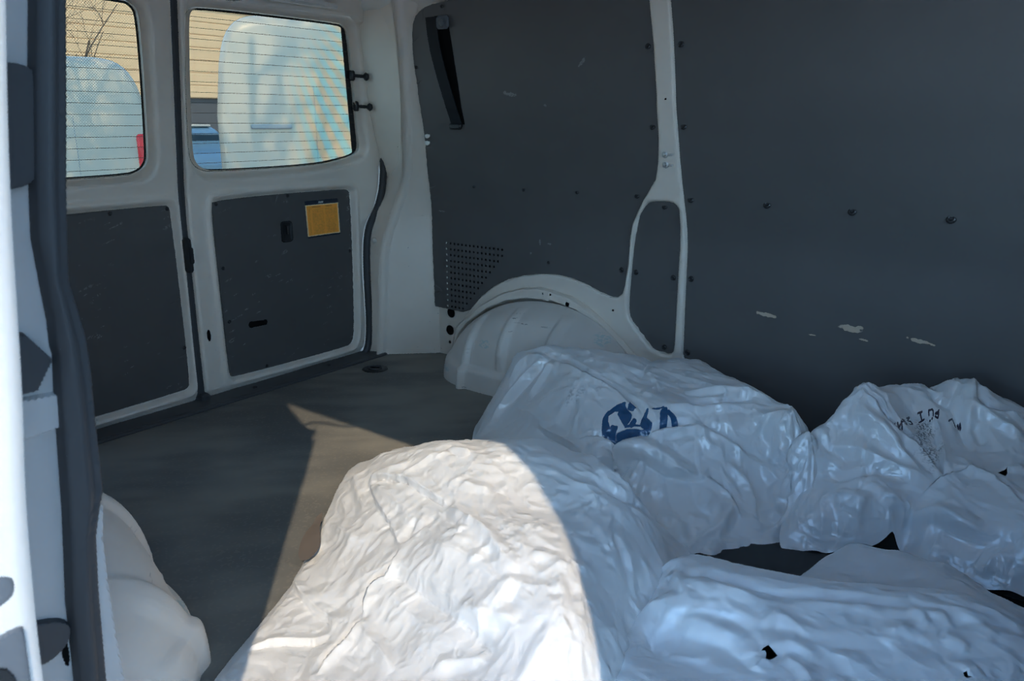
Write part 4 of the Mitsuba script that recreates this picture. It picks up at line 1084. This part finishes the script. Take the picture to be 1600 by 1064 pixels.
BAG3 = dict(seed=37, dir=-.6, ctrl=CTRL3, folds=FOLDS3, crisp=1.5, amp=(.011, .0085, .0052), hem=1.0, holes=[NICK],
            outline=[(1.778, 1.062), (1.75, 1.2), (1.76, 1.38), (1.80, 1.54), (1.88, 1.64), (1.98, 1.68), (2.12, 1.685), (2.28, 1.67), (2.385, 1.5), (2.385, 1.16), (2.34, 1.08), (2.25, 1.12), (2.19, 1.132), (2.123, 1.122), (2.068, 1.13), (2.028, 1.122), (1.995, 1.15), (1.969, 1.16), (1.945, 1.14), (1.90, 1.112), (1.853, 1.097), (1.81, 1.075)])
BAG4 = dict(seed=51, dir=-.2, ctrl=CTRL4, folds=FOLDS4, crisp=.65, amp=(.0055, .0040, .0032), holes=[TORN, TORN2],
            outline=[(1.70, .42), (1.68, .55), (1.63, .68), (1.63, .79), (1.72, .86), (1.85, .84), (2.0, .83), (2.2, .87), (2.36, .86), (2.392, .6), (2.392, .3), (2.36, .03), (2.2, -.04), (2.0, -.05), (1.84, .0), (1.76, .15)])
BAG5 = dict(seed=67, dir=.2, step=.007, ctrl=CTRL5, folds=FOLDS5, amp=(.004, .004, .003),
            outline=[(1.82, .96), (1.855, 1.03), (1.92, 1.085), (2.04, 1.095), (2.2, 1.085), (2.36, 1.06), (2.37, .8), (2.2, .75), (2.0, .73), (1.87, .76)])
BAGL = [('plastic_bag', BAG1, 'mat_film', 'white plastic bag over a wheel, half in bright sunlight, in the middle foreground'),
        ('plastic_bag_001', BAG2, 'mat_film_logo', 'white plastic bag with a blue round logo, leaning by the wheel arch'),
        ('plastic_bag_002', BAG3, 'mat_film_pen', 'white plastic bag with upside down black handwriting, against the side panel at right'),
        ('plastic_bag_003', BAG4, 'mat_film', 'white plastic bag with a torn black hole, in the right foreground'),
        ('plastic_bag_004', BAG5, 'mat_film', 'flat edge of a white plastic bag squeezed between the torn bag and the handwritten bag')]


def ink_fn(strokes, color, smudges, ky, speck):
    """Print on a film: strokes (half width, points) drawn on the lying bag, seen from above; ky squeezes across."""
    def fn(p, n, uv):
        c = film_base(p)
        for (cx, cy, rx, ry, op) in smudges:
            r = dr.sqrt(dr.square((p.x - cx) / rx) + dr.square((p.y - cy) / ry))
            k = smoothstep(1.2, .3, r + (noise(p.x * 70, p.y * 70, 3) - .5) * .9) * smoothstep(.35, .75, noise(p.x * speck, p.y * speck, p.z * speck))
            c = mix(c, (.10, .105, .11), k * op)
        dmin = mi.Float(9)
        for hw, pts in strokes:
            for a, b in zip(pts[:-1], pts[1:]):
                dmin = dr.minimum(dmin, seg(p.x, p.y * ky, (a[0], a[1] * ky), (b[0], b[1] * ky)) - hw)
        return mix(c, color, smoothstep(.0005, -.0003, dmin))
    return fn


scene['mat_film_logo'] = bumped(P_(proc(ink_fn(LOGO, (.012, .075, .17), [(SM2[0][0], SM2[0][1], .012, .02, .35), (SM2[1][0], SM2[1][1], .014, .02, .35), (SM2[2][0], SM2[2][1], .010, .02, .25)], .45, 200.)), **FILM), film_bump, 1.0, 1.2e-3)
scene['mat_film_pen'] = bumped(P_(proc(ink_fn(PEN, (.012, .012, .03), [(SM3[0][0], SM3[0][1], .020, .07, .85), (SM3[1][0], SM3[1][1], .018, .05, .8)], .5, 330.)), **FILM), film_bump, 1.0, 1.2e-3)
for name, spec, mat, lab in BAGL:
    make_bag(name, spec, mat)
    tag(name, lab, 'plastic bag', 'white plastic bags on the cargo floor')

# the open mouth of the front bag: its dark inside shows as a narrow pocket
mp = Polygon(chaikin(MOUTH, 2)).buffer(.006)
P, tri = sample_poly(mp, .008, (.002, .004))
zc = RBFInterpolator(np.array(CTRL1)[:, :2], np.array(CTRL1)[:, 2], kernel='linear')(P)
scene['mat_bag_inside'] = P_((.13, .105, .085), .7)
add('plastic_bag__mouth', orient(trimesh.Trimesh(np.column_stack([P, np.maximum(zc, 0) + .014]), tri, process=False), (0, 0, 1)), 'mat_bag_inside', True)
tag('plastic_bag__mouth', 'dark brown gap of the open bag mouth')

# black mat added in place of a tyre, to darken the gap between the bags
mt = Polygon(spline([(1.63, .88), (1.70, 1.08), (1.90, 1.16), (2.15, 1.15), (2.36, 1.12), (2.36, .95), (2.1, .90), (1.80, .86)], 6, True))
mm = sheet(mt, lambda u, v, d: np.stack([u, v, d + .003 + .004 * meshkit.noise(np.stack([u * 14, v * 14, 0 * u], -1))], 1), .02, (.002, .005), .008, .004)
add('stand_in_mat', orient(mm, (0, 0, 1)), 'mat_black', True)
tag('stand_in_mat', 'black mat added in place of a tyre to darken the gap between the white bags', 'mat')


# ------------------------------------------------------------------ outside the rear windows
gp = box(-60, -40, 60, 60)
V = np.array([[-60, -40, -.56], [60, -40, -.56], [60, 60, -.56], [-60, 60, -.56]])


def asphalt_fn(p, n, uv):
    g = fbm(p.x * 1.5, p.y * 1.5, 0, 3) * .5 + noise(p.x * 60, p.y * 60, 1) * .5
    return mix((.38, .36, .33), (.48, .455, .42), g)


scene['mat_asphalt'] = P_(proc(asphalt_fn), .9, .2)
add('ground', trimesh.Trimesh(V, [[0, 1, 2], [0, 2, 3]], process=False), 'mat_asphalt')
tag('ground', 'grey asphalt of the parking lot', 'ground', kind='structure')

# warehouse with tan metal cladding over a dark base
WX = -23.0


def tan_fn(p, n, uv):
    r = p.z * 5.2
    fr = r - dr.floor(r)
    c = mix((.66, .45, .26), (.72, .50, .29), fbm(p.y * .6, p.z * 2, 0, 3))
    return mix(c, (.50, .34, .18), smoothstep(.94, .97, fr) * .6)


scene['mat_tan'] = P_(proc(tan_fn), .7, .3)
scene['mat_dark_base'] = P_((.085, .085, .09), .8)
add('warehouse__base', rbox((8, 44, 2.15), .02, (WX - 4.1, 14, -.56 + 1.075)), 'mat_dark_base')
k = 0
for z0 in np.arange(1.60, 4.35, .40):
    add('warehouse__cladding_panel', rbox((.14, 44.2, .392), .02, (WX + .0, 14, z0 + .2)), 'mat_tan')
add('warehouse__wall', rbox((8, 44, 2.82), .02, (WX - 4.08, 14, 3.0)), 'mat_tan')
add('warehouse__parapet', rbox((8.3, 44.4, .07), .02, (WX - 4.0, 14, 4.43)), 'mat_plain_white')
for yy in (4, 9, 18, 24):
    add('warehouse__window', rbox((.05, 1.6, .8), .01, (WX - .05, yy, .7)), 'mat_black')
tag('warehouse', 'tan clad warehouse across the lot, seen through the rear windows', 'building')

scene['mat_van'] = P_((.47, .445, .375), .35, .5, clearcoat=.2)
scene['mat_red'] = P_((.65, .03, .04), .2, .5)
scene['mat_van_grey'] = P_((.30, .33, .35), .4)
scene['mat_tyre'] = P_((.02, .02, .02), .8)
scene['mat_car'] = P_((.10, .20, .30), .25, .5, clearcoat=.6)
scene['mat_car_glass'] = P_((.03, .05, .07), .1, .7)


def van_shell(L, W, H, lean=.17):
    """Body of a panel van, x forward from the tail at 0, y across, z up from its sill: lofted sections with rounded corners."""
    xs = np.array([0, .02, .08, .20, L * .5, L - 1.5, L - 1.1, L - .55, L - .12, L])
    top = np.array([H * .93, H * .965, H * .99, H, H, H * .985, H * .93, H * .52, H * .46, H * .36])
    hw = np.array([.92, .95, .985, 1, 1, 1, .985, .96, .88, .74]) * W / 2
    V, n = [], 40
    for x, h, w in zip(xs, top, hw):
        a = np.linspace(0, 2 * np.pi, n, endpoint=False)
        ca, sa = np.cos(a), np.sin(a)
        ex = .34
        yy = np.sign(ca) * np.abs(ca) ** ex * w
        zz_ = (np.sign(sa) * np.abs(sa) ** ex * .5 + .5) * h
        yy = yy * (1 - lean * np.clip((zz_ / max(H, 1e-6) - .45) / .55, 0, 1) ** 1.5)
        V.append(np.stack([np.full(n, x), yy, zz_], 1))
    V = np.vstack(V)
    F = grid_faces(len(xs), n).tolist()
    for r in range(len(xs) - 1):
        F += [[r * n + n - 1, (r + 1) * n + n - 1, (r + 1) * n], [r * n + n - 1, (r + 1) * n, r * n]]
    for r in (0, len(xs) - 1):
        c = len(V)
        V = np.vstack([V, V[r * n:(r + 1) * n].mean(0)])
        F += [[r * n + j, r * n + (j + 1) % n, c] for j in range(n)]
    m = trimesh.Trimesh(V, F, process=False)
    trimesh.repair.fix_normals(m)
    return m


def wheel_mesh(r=.33, w=.22):
    return lathe([(0, -w * .3), (r * .55, -w * .3), (r * .6, -w * .5), (r * .93, -w * .5), (r, -w * .36), (r, w * .36), (r * .93, w * .5), (r * .6, w * .5), (r * .55, w * .3), (0, w * .3)], 24, axis=(0, 1, 0))


def place(m, at, rot, sill):
    c, s = math.cos(rot), math.sin(rot)
    M = np.array([[c, -s, 0, at[0]], [s, c, 0, at[1]], [0, 0, 1, -.56 + sill], [0, 0, 0, 1.]])
    q = m.copy()
    q.apply_transform(M)
    return q


def park_van(name, at, rot, L, W, H, lab, lamp_z=.43, bar=None):
    """A van seen from behind: its tail at the place given, nose pointing along rot."""
    sill = .28
    pl = lambda m: place(m, at, rot, sill)
    add(name, pl(van_shell(L, W, H)), 'mat_van', 35)
    hw = W / 2
    for s in (-1, 1):
        lp = rbox((.10, .13, .40), .03, (.0, s * (hw - .14), H * lamp_z))
        add(f'{name}__tail_light', pl(lp), 'mat_red', 40)
        for x in (.85, L - .95):
            add(f'{name}__wheel', pl(wheel_mesh().apply_translation([x, s * (hw - .12), .05])), 'mat_tyre', 40)
    add(f'{name}__bumper', pl(rbox((.16, W * .93, .24), .05, (.0, 0, .14))), 'mat_van_grey', 40)
    add(f'{name}__door_gap', pl(rbox((.010, .006, H * .5), .002, (.001, -.12, H * .40))), 'mat_van_grey')
    if bar:
        by, bz, bw = bar
        add(f'{name}__handle_bar', pl(rbox((.05, bw, .055), .012, (-.01, by, bz))), 'mat_van_grey', 40)
    add(f'{name}__number_plate', pl(rbox((.02, .50, .11), .004, (-.012, -.30, .42))), 'mat_plain_white')
    tag(name, lab, 'van', 'white vans parked behind')


park_van('parked_van', (-7.3, 3.72), math.radians(160), 5.0, 1.9, 1.84, 'white van with a red tail light, seen through the left rear window')
park_van('parked_van_001', (-5.94, 6.01), math.radians(147), 5.6, 2.06, 2.36, 'taller white van seen through the right rear window', lamp_z=.16, bar=(.41, 1.07, .48))

# blue grey car between the vans
def car_mesh():
    prof = [(0, .30), (.05, .62), (.45, .80), (.75, .86), (1.15, 1.22), (1.6, 1.34), (2.5, 1.30), (3.3, .88), (4.1, .78), (4.3, .5), (4.3, .2), (0, .2)]
    a = trimesh.creation.extrude_polygon(Polygon(chaikin(prof, 1)), 1.66, engine='earcut')
    a.apply_transform(np.array([[1, 0, 0, 0], [0, 0, 1, -.83], [0, 1, 0, 0], [0, 0, 0, 1.]]))
    v = a.vertices
    v[:, 1] *= 1 - .28 * np.clip((v[:, 2] - .8) / .55, 0, 1)
    a.vertices = v
    return a


cm = place(car_mesh(), (-13.0, 8.95), math.radians(165), -.02)
add('parked_car', cm, 'mat_car', 30)
gl = place(rbox((.03, 1.25, .30), .05).apply_transform(trimesh.transformations.rotation_matrix(-.72, [0, 1, 0])).apply_translation([.92, 0, 1.05]), (-13.0, 8.95), math.radians(165), -.02)
add('parked_car__rear_window', gl, 'mat_car_glass', 30)
add('parked_car__roof', place(rbox((1.3, 1.18, .05), .02, (2.0, 0, 1.335)), (-13.0, 8.95), math.radians(165), -.02), 'mat_van', 40)
for s in (-1, 1):
    for x in (.8, 3.4):
        add('parked_car__wheel', place(wheel_mesh(.30, .19).apply_translation([x, s * .74, .30]), (-13.0, 8.95), math.radians(165), -.02), 'mat_tyre', 40)
tag('parked_car', 'blue grey car between the two parked vans', 'car')

# bare trees: one behind the left van, one beside the lot whose twigs shade the vans
scene['mat_bark'] = P_((.11, .085, .065), .9)


def tree_mesh(base, h, seed, levels=4, spread=.62, r0=.11, first=.35, sides=6, thin=.5):
    rng = np.random.default_rng(seed)
    parts = []

    def grow(p, d, length, r, lv):
        n = 5
        pts = [p]
        q, dd = p.copy(), d.copy()
        for i in range(n):
            dd = dd + rng.normal(0, .13, 3) + np.array([0, 0, .03])
            dd /= np.linalg.norm(dd)
            q = q + dd * length / n
            pts.append(q.copy())
        parts.append(tube(np.array(pts), np.linspace(r, r * .55, n + 1), sides if lv == 0 else max(3, sides - lv), False))
        if lv == levels:
            return
        for i in range(rng.integers(3, 5)):
            t = rng.uniform(first if lv == 0 else .35, 1)
            at = pts[int(t * n)]
            ax = rng.normal(0, 1, 3)
            ax -= dd * (ax @ dd)
            ax /= np.linalg.norm(ax)
            nd = dd * math.cos(spread) + ax * math.sin(spread) * rng.uniform(.7, 1.2)
            nd /= np.linalg.norm(nd)
            grow(at, nd, length * rng.uniform(.55, .75), r * thin, lv + 1)
    grow(np.array(base, float), np.array([0, 0, 1.0]), h, r0, 0)
    return join(*parts)


add('bare_tree', tree_mesh((-13.5, 6.6, -.56), 3.0, 5, 4, .7, .05), 'mat_bark', True)
tag('bare_tree', 'bare thin tree in front of the warehouse behind the left van', 'tree', 'bare trees')
add('bare_tree_001', tree_mesh((-1.3, -.9, -.56), 5.0, 9, 5, .70, .17, .5, 6, .60), 'mat_bark', True)
add('bare_tree_002', tree_mesh((-4.4, 1.0, -.56), 3.0, 40, 4, .70, .11, .5, 6, .62), 'mat_bark', True)
tag('bare_tree_002', 'small bare tree just behind the van, shading the left parked van', 'tree', 'bare trees')
tag('bare_tree_001', 'bare tree beside the van that throws twig shadows on the parked vans', 'tree', 'bare trees')
